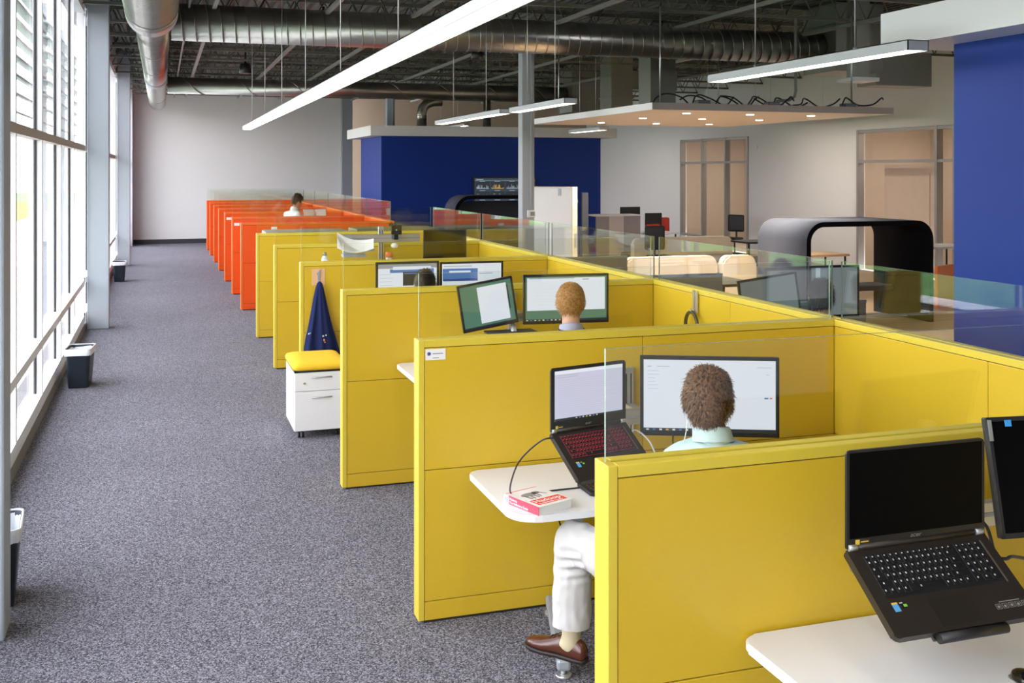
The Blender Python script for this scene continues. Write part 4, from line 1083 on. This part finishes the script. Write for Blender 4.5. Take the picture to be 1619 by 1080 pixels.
# low grey dividers and desks on the other side of the glass
for k, (y, lab) in enumerate(((7.2, 'low grey divider beyond the glass, behind the tilted pale monitor'), (9.5, 'low grey divider beyond the glass, second from the front'), (11.8, 'low grey divider beyond the glass, third from the front'))):
    t = thing('low_divider', lab, 'partition', (3.62, y, 0))
    m = MB(GREYP); m.box(0, 1.75, 0, .06, .0, 1.10, bev=.004); m.build('panel', t)
    m = MB(GREYM); m.box(0, 1.75, -.005, .065, 1.10, 1.125); m.build('top_rail', t)
desk(3.62, 5.2, 6.45, 7.15, .74, 'white desk beyond the glass under the tilted pale monitor')
desk(3.62, 5.2, 8.75, 9.45, .74, 'white desk beyond the glass, further back')
# ================================================================== PEOPLE
def remeshed(mb, name, mt, parent, voxel, it=6, fac=.5, post=None):
    bmesh.ops.recalc_face_normals(mb.bm, faces=mb.bm.faces)
    me = bpy.data.meshes.new('tmp'); mb.bm.to_mesh(me); mb.bm.free()
    o = bpy.data.objects.new('tmp', me); COL.objects.link(o)
    r = o.modifiers.new('r', 'REMESH'); r.mode = 'VOXEL'; r.voxel_size = voxel; r.use_smooth_shade = True
    s = o.modifiers.new('s', 'SMOOTH'); s.factor = fac; s.iterations = it
    bpy.context.view_layer.update()
    dg = bpy.context.evaluated_depsgraph_get()
    nm = bpy.data.meshes.new_from_object(o.evaluated_get(dg), depsgraph=dg)
    bpy.data.objects.remove(o); bpy.data.meshes.remove(me)
    nm.name = name; nm.materials.clear(); nm.materials.append(mt)
    if post: post(nm)
    for p in nm.polygons: p.use_smooth = True
    o = bpy.data.objects.new(name, nm); COL.objects.link(o); o.parent = parent
    return o
def chain(mb, pts, seg=14):
    """tapered limb through (point, radius) pairs with ball joints"""
    for (p, r) in pts: mb.sph(Vector(p), r, seg=seg)
    for (a, ra), (b, rb) in zip(pts[:-1], pts[1:]):
        if (Vector(a)-Vector(b)).length > 1e-4: mb.cyl(a, b, ra, seg=seg, r2=rb)
def ell(c, u, v, a, b, n=28, e=2.3):
    out = []
    for k in range(n):
        t = 2*math.pi*k/n; cs, sn = math.cos(t), math.sin(t)
        out.append(Vector(c)+u*(a*math.copysign(abs(cs)**(2/e), cs))+v*(b*math.copysign(abs(sn)**(2/e), sn)))
    return out
def wrinkle(amp, sc, seedv=0, stretch=(1, 1, 1)):
    def f(me):
        co = [v.co.copy() for v in me.vertices]; no = [v.normal.copy() for v in me.vertices]
        for v, c, n in zip(me.vertices, co, no):
            q = Vector((c.x*stretch[0], c.y*stretch[1], c.z*stretch[2]))*sc+Vector((seedv, 0, 0))
            w = noise.noise(q); w2 = noise.noise(q*2.1)
            v.co = c+n*amp*((1-abs(w)*2.2)*.7+w2*.5)
    return f
def head_mesh(mb, c, Rm, s=1.0):
    """skull with jaw, brow, nose, chin and ears; local x right, y forward, z up"""
    rows = []; nu, nv = 36, 26
    for j in range(1, nv):
        ph = math.pi*j/nv; z = math.cos(ph); rr = math.sin(ph)**.80; ring = []
        for i in range(nu):
            a = 2*math.pi*i/nu; x, y = rr*math.cos(a), rr*math.sin(a)
            px, py, pz = x*.076, y*.096, z*.118
            if z < 0:
                k = -z
                px *= 1-.30*k**1.4; 
                if y > 0: py = py*(1-.10*k)+.010*k
                else: py *= 1-.42*k
            f = max(0, y)**6
            n_ = max(0, 1-abs(px)/.018)
            py += f*n_*(.020*math.exp(-((pz+.022)/.018)**2)+.008*math.exp(-((pz-.005)/.02)**2))          # nose
            py += f*.006*math.exp(-((pz-.028)/.010)**2)                                                    # brow
            py -= f*.010*math.exp(-((abs(px)-.032)/.014)**2)*math.exp(-((pz-.008)/.013)**2)               # eye sockets
            py += f*max(0, 1-abs(px)/.03)*(.006*math.exp(-((pz+.058)/.007)**2)+.007*math.exp(-((pz+.098)/.014)**2)-.004*math.exp(-((pz+.066)/.004)**2))
            ring.append(Vector(c)+Rm @ (Vector((px, py, pz))*s))
        rows.append(ring)
    mb.loft(rows)
    for sx in (-1, 1):
        M = Rm.to_4x4() @ Matrix.Rotation(R(sx*18), 4, 'Z')
        mb.sph(Vector(c)+Rm @ (Vector((sx*.079, -.008, -.008))*s), .030*s, sc=(.35, .62, 1.05), M=M, seg=14)
        mb.sph(Vector(c)+Rm @ (Vector((sx*.075, -.006, -.030))*s), .016*s, sc=(.5, .8, .9), M=M, seg=10)
def hand(mb, w, d, n, side, curl=28, s=1.0):
    """palm, four curled fingers of unequal length, thumb from the side; d along the hand, n out of the back"""
    d = Vector(d).normalized(); n = (Vector(n)-d*Vector(n).dot(d)).normalized(); r = d.cross(n)*side
    w = Vector(w)
    rings = []
    for t, a, b in ((0, .024, .016), (.03, .034, .015), (.06, .040, .014), (.088, .040, .012), (.096, .034, .009)):
        rings.append(ell(w+d*t*s, r, n, a*s, b*s, 16))
    mb.loft(rings)
    for k, (off, L) in enumerate(((-.029, .070), (-.010, .080), (.010, .074), (.028, .058))):
        p = w+d*.090*s+r*off*s; dd = (d+r*off*1.6).normalized(); pts = [(p-dd*.012, .0088*s)]; ang = 0
        for seg_, q in ((.45, 1), (.30, 1.3), (.25, 1.0)):
            ang += R(curl*q)
            p = p+(dd*math.cos(ang)-n*math.sin(ang))*L*seg_*s; pts.append((p, (.0088-.0012*len(pts)*.8)*s))
        chain(mb, pts, 10)
    p = w+d*.022*s-r*.026*s; td = (d*.62-r*.72-n*.28).normalized(); t2 = (d*.9-r*.2-n*.4).normalized()
    chain(mb, [(p, .013*s), (p+td*.034*s, .0105*s), (p+td*.034*s+t2*.028*s, .0088*s), (p+td*.034*s+t2*.05*s, .0072*s)], 10)
def hair_part(c, Rm, s, parent, mt, length=.03, n=2600, nape=-.075, front=.055, seed=1, thick=1.10, bulk=0, wx=1.0, name='hair'):
    rnd = random.Random(seed)
    def surf(a, ph):
        z = math.cos(ph); rr = math.sin(ph)**.80; x, y = rr*math.cos(a)*wx, rr*math.sin(a)
        px, py, pz = x*.077, y*.097, z*.120
        if z < 0:
            k = -z; px *= 1-.28*k**1.4; 
            if y < 0: py *= 1-.40*k
        return Vector((px, py, pz)), y
    def lower(a):
        y = math.sin(a)
        if y > .35: return front*min(1, (y-.35)/.3)+.02*(1-min(1, (y-.35)/.3))+.012*math.sin(a*9)
        if y > -.25: return -.012+.010*math.sin(a*7+1)-.030*max(0, -y*4)*.4
        q = min(1, (-y-.25)/.35); return -.018*(1-q)+nape*q+.006*math.sin(a*11)
    m = MB(mt); nu, nv = 72, 40; grid = {}
    for j in range(nv+1):
        ph = math.pi*.86*j/nv
        for i in range(nu):
            a = 2*math.pi*i/nu; p, y = surf(a, ph); ok = p.z > lower(a)-.004
            edge = min(1, max(0, (p.z-lower(a))/.03))
            g = 1+(thick-1)*edge*(.75+.55*noise.noise(p*26+Vector((seed, 0, 0))))+bulk*edge*max(0, p.z)*4
            grid[i, j] = (m.bm.verts.new(Vector(c)+Rm @ (p*g*s)), ok)
    for j in range(nv):
        for i in range(nu):
            q = [grid[i, j], grid[(i+1) % nu, j], grid[(i+1) % nu, j+1], grid[i, j+1]]
            if sum(k[1] for k in q) >= 3:
                try: f = m.bm.faces.new([k[0] for k in q]); f.smooth = True
                except ValueError: pass
    bmesh.ops.delete(m.bm, geom=[v for v in m.bm.verts if not v.link_faces], context='VERTS')
    for k in range(n):
        a = rnd.random()*6.283; ph = math.acos(1-rnd.random()*1.72)
        p, y = surf(a, ph)
        if p.z < lower(a)-.002: continue
        nrm = Vector((p.x/.077**2, p.y/.097**2, p.z/.12**2)).normalized()
        crown = Vector((.0, -.045, .105)); flow = (p-crown); flow -= nrm*flow.dot(nrm)
        if flow.length < 1e-4: continue
        flow = (flow.normalized()+Vector((rnd.gauss(0, .26), rnd.gauss(0, .26), rnd.gauss(0, .26)))).normalized()
        lf = rnd.random(); sd = nrm.cross(flow).normalized(); L = length*(.6+.7*rnd.random()); wd = .0011+.0009*rnd.random()
        base = p*(1+(thick-1)*(.75+.55*noise.noise(p*26+Vector((seed, 0, 0))))); pts = []
        for t in (0, .5, 1):
            lift = nrm*(.001+.008*t*(1-t)*3+.006*t*lf)
            pts.append((base+flow*L*t+lift-nrm*(L*t)**2*4.0, wd*(1-t*.85)))
        vs = []
        for q, ww in pts: vs.append((m.bm.verts.new(Vector(c)+Rm @ ((q-sd*ww)*s)), m.bm.verts.new(Vector(c)+Rm @ ((q+sd*ww)*s))))
        for (a0, b0), (a1, b1) in zip(vs[:-1], vs[1:]):
            f = m.bm.faces.new((a0, b0, b1, a1)); f.smooth = True
    return m.build(name, parent, recalc=False)
def eyes_mouth(c, Rm, s, parent):
    for sx in (-1, 1):
        m = MB([WTXT, mat('iris_dark', (.03, .04, .05), .2)]); p = Vector(c)+Rm @ (Vector((sx*.031, .079, .008))*s)
        m.sph(p, .0115*s, seg=14); m.sph(p+Rm @ Vector((0, .0075*s, 0)), .0055*s, 1, seg=10); m.build('eye', parent)
    m = MB(mat('lip_pink', (.45, .18, .15), .5)); m.sph(Vector(c)+Rm @ (Vector((0, .089, -.066))*s), .018*s, sc=(1.1, .35, .28), seg=14); m.build('mouth', parent)
SKIN = mat('skin', (.62, .36, .26), .5, spec=.35, var=.06, scale=20)
def hairmat(n, a, b): 
    return noise_ramp_mat(n, (a, b), 85, rough=.45, bump=.5)
HBROWN = hairmat('hair_brown', (.022, .009, .004), (.29, .145, .065))
HGINGER = hairmat('hair_redblond', (.26, .115, .035), (.56, .30, .11))
HDARK = hairmat('hair_dark', (.006, .005, .004), (.03, .02, .015))
HDBROWN = hairmat('hair_darkbrown', (.012, .006, .003), (.07, .035, .015))

def pose_seated(o, yaw, lift=0.0, lean=0.0, headyaw=0, hip=(0, 0)):
    Q = Matrix.Rotation(R(yaw), 3, 'Z'); o = Vector(o)
    P = lambda x, y, z: o+Q @ Vector((x, y-lean*max(0, z-.55), z+lift))
    L = lambda x, y, z: o+Q @ Vector((x, y, z+lift*.9 if z > .3 else z))
    J = dict(Q=Q, pelvis=P(0, 0, .56), waist=P(0, -.02, .74), chest=P(0, .0, .94), neck=P(0, .0, 1.105), head=P(0, .035, 1.285), Hq=Matrix.Rotation(R(yaw+headyaw), 3, 'Z'),
             shL=P(-.172, 0, 1.018), shR=P(.172, 0, 1.018), elL=P(-.245, .07, .79), elR=P(.245, .07, .79), wrL=P(-.15, .31, .80), wrR=P(.17, .31, .80),
             hipL=L(-.095, .02, .54), hipR=L(.095, .02, .54), knL=L(-.13, .44, .55), knR=L(.13, .44, .55), anL=L(-.12, .40, .10), anR=L(.12, .40, .10),
             hd=Q @ Vector((0, 1, -.05)), hn=Vector((0, 0, 1)), ftL=Q @ Vector((-.1, 1, 0)), ftR=Q @ Vector((.1, 1, 0)))
    return J
def shoe(mb, heel_c, d, L, lace=None):
    """leather shoe lofted along d from the heel"""
    d = Vector(d).normalized(); r = d.cross(Vector((0, 0, 1))); u = Vector((0, 0, 1)); c = Vector(heel_c)
    secs = [(0.0, .018, .020, .050), (.03, .029, .004, .078), (.10, .034, .004, .090), (.20, .036, .004, .096), (.30, .036, .006, .096), (.42, .037, .008, .090), (.55, .041, .008, .074), (.68, .046, .006, .062), (.80, .044, .008, .054), (.90, .036, .011, .047), (.97, .022, .014, .038), (1.0, .008, .018, .030)]
    rings = []
    for t, w, z0, z1 in secs:
        cc = c+d*t*L; ring = []
        for k in range(20):
            a = 2*math.pi*k/20; cs, sn = math.cos(a), math.sin(a)
            ww = w*math.copysign(abs(cs)**.7, cs)*(1 if sn < .1 else 1-.38*sn)
            ring.append(cc+r*ww+u*((z0+z1)/2+(z1-z0)/2*math.copysign(abs(sn)**.8, sn)))
        rings.append(ring)
    mb.loft(rings)
def person(lab, J, shirt, trousers, hairm, hair_kw, shoemat, s=1.0, voxel=.010, collar=True, bare=False, group=None, shoesz=.29, sleeve=True, wr=.004):
    base = Vector((J['pelvis'].x, J['pelvis'].y, 0))
    t = thing('person', lab, 'person', base)
    K = {k: (v-base if isinstance(v, Vector) and k not in ('hd', 'hn', 'ftL', 'ftR') else v) for k, v in J.items()}
    Q = K['Q']; u = Q @ Vector((1, 0, 0)); v = Q @ Vector((0, 1, 0)); Hq = K['Hq']
    def torso(mb, g, top=True):
        p, w_, c, n = K['pelvis'], K['waist'], K['chest'], K['neck']
        rr = [(p-Vector((0, 0, .10)), .150, .105), (p, .165+g, .115+g), (p.lerp(w_, .5), .155+g, .108+g), (w_, .148+g, .103+g), (w_.lerp(c, .5), .160+g, .108+g), (c, .172+g, .112+g), (c.lerp(n, .5), .184+g, .100+g), (c.lerp(n, .74), .170+g, .082+g), (c.lerp(n, .90), .120+g, .070+g*.8), (n, .072+g*.6, .062+g*.6)]
        if top: rr.append((n+(n-c)*.12, .055+g*.5, .056+g*.5))
        mb.loft([ell(q, u, v, a*s, b*s) for q, a, b in rr])
    def arm(mb, S, g):
        a, b, c = K['sh'+S], K['el'+S], K['wr'+S]
        chain(mb, [(a, .058*s+g), (a.lerp(b, .5), .050*s+g), (b, .042*s+g), (b.lerp(c, .4), .041*s+g), (c, .028*s+g*1.2)])
    def leg(mb, S, g, end=1.0):
        a, b, c = K['hip'+S], K['kn'+S], K['an'+S]
        c2 = b.lerp(c, end)
        chain(mb, [(a, .088*s+g), (a.lerp(b, .55), .076*s+g), (b, .060*s+g), (b.lerp(c2, .35), .058*s+g), (c2, (.040 if g < .005 else .060)*s+g)])
    mb = MB(SKIN); torso(mb, -.008)
    chain(mb, [(K['neck']-Vector((0, 0, .03)), .060*s), (K['neck'].lerp(K['head'], .45), .055*s), (K['head']-Hq @ Vector((0, .02, .05)), .056*s)])
    head_mesh(mb, K['head'], Hq, s)
    for S, sd in (('L', -1), ('R', 1)):
        arm(mb, S, -.004); hand(mb, K['wr'+S], K['hd'+S] if 'hd'+S in K else K['hd'], K['hn'], sd, s=s)
        leg(mb, S, -.006)
        f = K['ft'+S].normalized(); chain(mb, [(K['an'+S], .036), (K['an'+S]+f*.05-Vector((0, 0, .060)), .020), (K['an'+S]+f*.14-Vector((0, 0, .072)), .014)])
    remeshed(mb, 'body', SKIN, t, voxel*.75, 3, .5)
    eyes_mouth(K['head'], Hq, s, t)
    hair_part(K['head'], Hq, s, t, hairm, **hair_kw)
    mb = MB(shirt); torso(mb, .014, top=False)
    if sleeve:
        for S in 'LR': arm(mb, S, .010)
    else:
        for S in 'LR': mb.sph(K['sh'+S].lerp(K['chest'], .35), .06)
    sh = remeshed(mb, 'shirt', shirt, t, voxel, 6, .5, wrinkle(wr, 9, len(lab), (1, 1, .7)))
    if collar:
        m = MB(shirt); n = K['neck']; ax = (K['head']-n).normalized()
        def cring(h, g, tilt): return [q+ax*h+v*0+Vector((0, 0, tilt*((q-n).dot(v))/.06)) for q in ell(n, u, v, (.060+g)*s, (.062+g)*s, 28, 2)]
        m.loft([cring(-.02, .012, -.012), cring(.018, .006, -.014), cring(.048, .004, -.018), cring(.052, .008, -.018), cring(.045, .013, -.018), cring(.012, .018, -.016), cring(-.004, .024, -.012)], capa=False, capb=False)
        m.build('collar', sh)
    mb = MB(trousers)
    mb.sph(K['pelvis']-Vector((0, 0, .02)), .15*s, sc=(1.08, .85, .8), M=Q.to_4x4())
    for S in 'LR': leg(mb, S, .018, .90)
    def post(me):
        wrinkle(wr*2.0, 8, 3.3, (1, 1, .8))(me); wrinkle(wr*.9, 22, 7.7, (1, 1, .6))(me)
        for S in 'LR':                                        # gathered creases behind and below the knee
            kn = K['kn'+S]; sh_ = (K['an'+S]-kn).normalized(); bk = (K['hip'+S]-kn).normalized()
            for vv in me.vertices:
                q = vv.co-kn; s_ = q.dot(sh_); rad = (q-sh_*s_)
                if rad.length < .16 and -.05 < s_ < .22:
                    k2 = max(0, .35+rad.normalized().dot(bk)) if rad.length > 1e-5 else 0
                    vv.co += rad.normalized()*(.012*math.sin((s_+.25*rad.dot(bk))*2*math.pi/.042)*math.exp(-((s_-.07)/.07)**2)*min(1, k2))
        bm = bmesh.new(); bm.from_mesh(me)
        for S in 'LR':
            a, b = K['kn'+S], K['an'+S]; d = (b-a).normalized(); co = a+(b-a)*.885
            geo = [g for g in bm.verts if (g.co-b).length < .20]; 
            gs = set(geo); ed = [e for e in bm.edges if e.verts[0] in gs and e.verts[1] in gs]; fa = [f for f in bm.faces if all(q in gs for q in f.verts)]
            bmesh.ops.bisect_plane(bm, geom=geo+ed+fa, plane_co=co, plane_no=d, clear_outer=True)
        bm.to_mesh(me); bm.free()
    remeshed(mb, 'trousers', trousers, t, voxel, 5, .5, post)
    for S in 'LR':
        f = Vector((K['ft'+S].x, K['ft'+S].y, 0)).normalized()
        m = MB(mat('sock_beige', (.50, .44, .28), .9, bump=.5, bscale=260)); a = K['an'+S]; k_ = K['kn'+S]
        chain(m, [(a.lerp(k_, .18), .044*s), (a, .042*s), (a-Vector((0, 0, .04)), .042*s), (a+f*.045-Vector((0, 0, .05)), .034*s)]); remeshed(m, 'sock', m.mats[0], t, .008, 3)
        m = MB(shoemat); zf = a.z-.10
        shoe(m, Vector((a.x, a.y, zf))-f*.075, f, shoesz)
        o = remeshed(m, 'shoe', shoemat, t, .006, 3)
        m = MB(mat('sole_dark', (.02, .012, .01), .6)); r_ = f.cross(Vector((0, 0, 1))); hc = Vector((a.x, a.y, zf))-f*.078
        out = [(0, .012), (.03, .030), (.15, .036), (.42, .036), (.66, .049), (.82, .047), (.93, .034), (1.0, .012)]
        L = shoesz+.006
        poly = [hc+f*q*L+r_*w for q, w in out]+[hc+f*q*L-r_*w for q, w in reversed(out)]
        m.loft([[p for p in poly], [p+Vector((0, 0, .016)) for p in poly]]); m.build('sole', o)
        m = MB(mat('lace_dark', (.03, .012, .008), .6)); tp = Vector((a.x, a.y, zf))-f*.075
        for q in range(3):
            cc = tp+f*shoesz*(.44+.06*q)+Vector((0, 0, .094-.009*q)); m.tube([cc-r_*.022-Vector((0, 0, .008)), cc, cc+r_*.022-Vector((0, 0, .008))], .0022, seg=6)
        m.build('laces', o)
    return t
def task_chair(lab, x, y, rz, seat=.47, fab=GREENF):
    t = thing('task_chair', lab, 'chair', (x, y, 0), R(rz))
    m = MB(fab); m.prism(rrect(-.24, .24, -.22, .24, .08), seat-.07, seat-.01, bev=.02); m.build('seat', t)
    m = MB(DGREY); m.prism(rrect(-.21, .21, seat+.15, seat+.52, .08), -.02, .02, bev=.012, M=Matrix.Translation((0, -.29, 0)) @ Matrix.Rotation(R(90), 4, 'X')); m.build('backrest', t)
    m = MB(GREYM); m.box(-.03, .03, -.34, -.30, seat-.06, seat+.3, bev=.01); m.box(-.03, .03, -.34, 0, seat-.10, seat-.06, bev=.01); m.build('back_post', t)
    for s in (-1, 1):
        m = MB(GREYM); m.box(s*.27-.015, s*.27+.015, -.05, .01, seat-.06, seat+.17, bev=.005); m.box(min(s*.18, s*.28), max(s*.18, s*.28), -.05, .01, seat-.09, seat-.06); a = m.build('arm_post', t)
        m = MB(BLACK); m.prism(rrect(s*.27-.045, s*.27+.045, -.14, .14, .04), seat+.165, seat+.195, bev=.008); m.build('arm_pad', t)
    m = MB(CHROME); m.cyl((0, 0, .12), (0, 0, seat-.08), .026); m.build('gas_lift', t)
    m = MB(GREYM); m.cyl((0, 0, .07), (0, 0, .14), .05, r2=.04); m.build('hub', t)
    for k in range(5):
        a = R(72*k+20); m = MB(GREYM); m.cyl((.03*math.cos(a), .03*math.sin(a), .10), (.30*math.cos(a), .30*math.sin(a), .075), .026, r2=.016); l = m.build('base_arm', t)
        m = MB(BLACK); c = Vector((.30*math.cos(a), .30*math.sin(a), .03)); w = Vector((-math.sin(a), math.cos(a), 0))
        for q in (-1, 1): m.cyl(c+w*(.006*q), c+w*(.024*q), .03, seg=16)
        m.build('caster', l)
    return t
AQUA = mat('aqua_shirt', (.55, .70, .71), .85, spec=.15, var=.03, bump=.15, bscale=500)
LILAC = mat('lilac_shirt', (.40, .40, .52), .85, spec=.15, var=.03, bump=.15, bscale=500)
CHINO = mat('pale_chinos', (.53, .515, .50), .9, spec=.12, var=.03, bump=.2, bscale=500)
LEATH = mat('brown_leather', (.085, .024, .012), .22, spec=.6, var=.2, scale=14)
DARKT = mat('dark_trousers', (.03, .035, .05), .9, var=.05)
DARKSH = mat('black_leather', (.015, .013, .012), .35)
WSHIRT = mat('white_shirt', (.78, .80, .82), .85, spec=.15, var=.03)
REDTOP = mat('red_top', (.55, .035, .04), .8, var=.05)
GREYSH = mat('grey_shirt', (.16, .16, .18), .85, var=.05)

# 1 brown-haired man, front cubicle
J = pose_seated((1.95, 3.73, 0), -18, lift=-.005, lean=.05, headyaw=-6)
J['head'] = Vector((2.005, 3.66, 1.268)); J['neck'] = Vector((2.03, 3.665, 1.115)); J['chest'] = Vector((2.05, 3.68, .960)); J['waist'] = Vector((1.98, 3.70, .74))
J['shL'] = Vector((1.90, 3.73, 1.012)); J['shR'] = Vector((2.22, 3.615, 1.012)); J['elL'] = Vector((1.845, 3.86, .785)); J['elR'] = Vector((2.33, 3.73, .785)); J['wrL'] = Vector((1.95, 4.10, .775)); J['wrR'] = Vector((2.24, 4.02, .775))
J['hipL'] = Vector((1.85, 3.78, .545)); J['knL'] = Vector((1.665, 4.21, .588)); J['anL'] = Vector((1.655, 4.21, .185)); J['ftL'] = Vector((-.215, .29, 0))
J['hipR'] = Vector((2.04, 3.74, .54)); J['knR'] = Vector((2.16, 4.18, .56)); J['anR'] = Vector((2.14, 4.10, .10)); J['ftR'] = Vector((.1, 1, 0))
person('brown-haired man in a pale aqua shirt and pale chinos with brown leather shoes', J, AQUA, CHINO, HBROWN, dict(length=.030, n=7000, nape=-.070, seed=4, thick=1.13, wx=1.09), LEATH, s=1.0, voxel=.008, shoesz=.305)
cable('white earphone wire hanging from the brown-haired man', smooth([(1.925, 3.665, 1.25), (1.915, 3.66, 1.18), (1.915, 3.68, 1.12), (1.93, 3.73, 1.06), (1.98, 3.80, 1.0)]), .002, WHITE, 'earphone_wire')
task_chair('lime and grey task chair under the brown-haired man', 1.95, 3.70, -18, .46)
# 2 red-blond man
J = pose_seated((2.42, 6.16, 0), -16, lift=.045, lean=0, headyaw=-6)
person('red-blond man in a lilac-grey shirt facing the white window on his monitor', J, LILAC, DARKT, HGINGER, dict(length=.016, n=3600, nape=-.080, seed=9, thick=1.07, wx=1.08), DARKSH, s=1.0)
m = MB(BLACK); n_ = J['neck']; m.loft([[q+Vector((0, 0, h)) for q in ell(n_+Vector((0, -.01, .02)), J['Q'] @ Vector((1, 0, 0)), J['Q'] @ Vector((0, 1, 0)), g, g+.012, 24, 2)] for h, g in ((0, .080), (.008, .079), (.008, .083), (0, .084))]); tag(m.build('lanyard'), 'black lanyard around the red-blond man\'s collar', 'lanyard')
task_chair('lime and grey task chair under the red-blond man', 2.42, 6.13, -16, .50)
# 3 dark-haired person
J = pose_seated((1.93, 7.98, 0), -10, lift=-.015, lean=0, headyaw=-4)
person('dark-haired person whose head shows before two bright monitors', J, GREYSH, DARKT, HDARK, dict(length=.022, n=1800, nape=-.078, seed=12, thick=1.10), DARKSH, voxel=.012)
task_chair('lime and grey task chair under the dark-haired person', 1.93, 7.96, -10, .46)
# 4 red-topped person beyond the glass
J = pose_seated((4.12, 5.98, 0), -20, lift=.035, lean=0, headyaw=-8)
p4 = person('dark-haired person in a red sleeveless top seated beyond the glass', J, REDTOP, DARKT, HDBROWN, dict(length=.06, n=2600, nape=-.12, seed=15, thick=1.16), DARKSH, s=.94, voxel=.012, collar=False, sleeve=False)
task_chair('lime and grey task chair under the red-topped person', 4.12, 5.96, -20, .49)
# 5 standing person among the orange dividers
Q = Matrix.Rotation(R(-62), 3, 'Z'); b = Vector((2.27, 20.12, 0)); P = lambda x, y, z: b+Q @ Vector((x, y, z))
J = dict(Q=Q, Hq=Matrix.Rotation(R(-70), 3, 'Z') @ Matrix.Rotation(R(-16), 3, 'X'), pelvis=P(0, -.02, .93), waist=P(0, .0, 1.09), chest=P(0, .05, 1.27), neck=P(0, .10, 1.42), head=P(0, .16, 1.575),
         shL=P(-.175, .06, 1.335), shR=P(.175, .06, 1.335), elL=P(-.25, .20, 1.15), elR=P(.25, .20, 1.16), wrL=P(-.14, .40, 1.27), wrR=P(.12, .40, 1.29),
         hipL=P(-.095, 0, .92), hipR=P(.095, 0, .92), knL=P(-.10, .03, .50), knR=P(.10, .03, .50), anL=P(-.11, -.02, .10), anR=P(.11, -.02, .10), hd=Q @ Vector((0, 1, .15)), hn=Vector((0, 0, 1)), ftL=Q @ Vector((-.15, 1, 0)), ftR=Q @ Vector((.15, 1, 0)))
person('dark-haired person in a white shirt standing among the orange dividers, reading papers', J, WSHIRT, DARKT, HDBROWN, dict(length=.03, n=1800, nape=-.07, seed=21, thick=1.22, bulk=.4), DARKSH, voxel=.012)
for k, (x, y, z, a) in enumerate(((2.62, 20.10, 1.365, 12), (2.84, 20.16, 1.365, -4))):
    m = MB(PAPER); m.box(-.105, .105, -.002, .002, -.075, .075); o = m.build('sheet', loc=(x, y, z)); o.rotation_euler = (R(-25), 0, R(a))
    tag(o, ('left' if k == 0 else 'right')+' one of two white sheets held up by the standing person', 'paper')
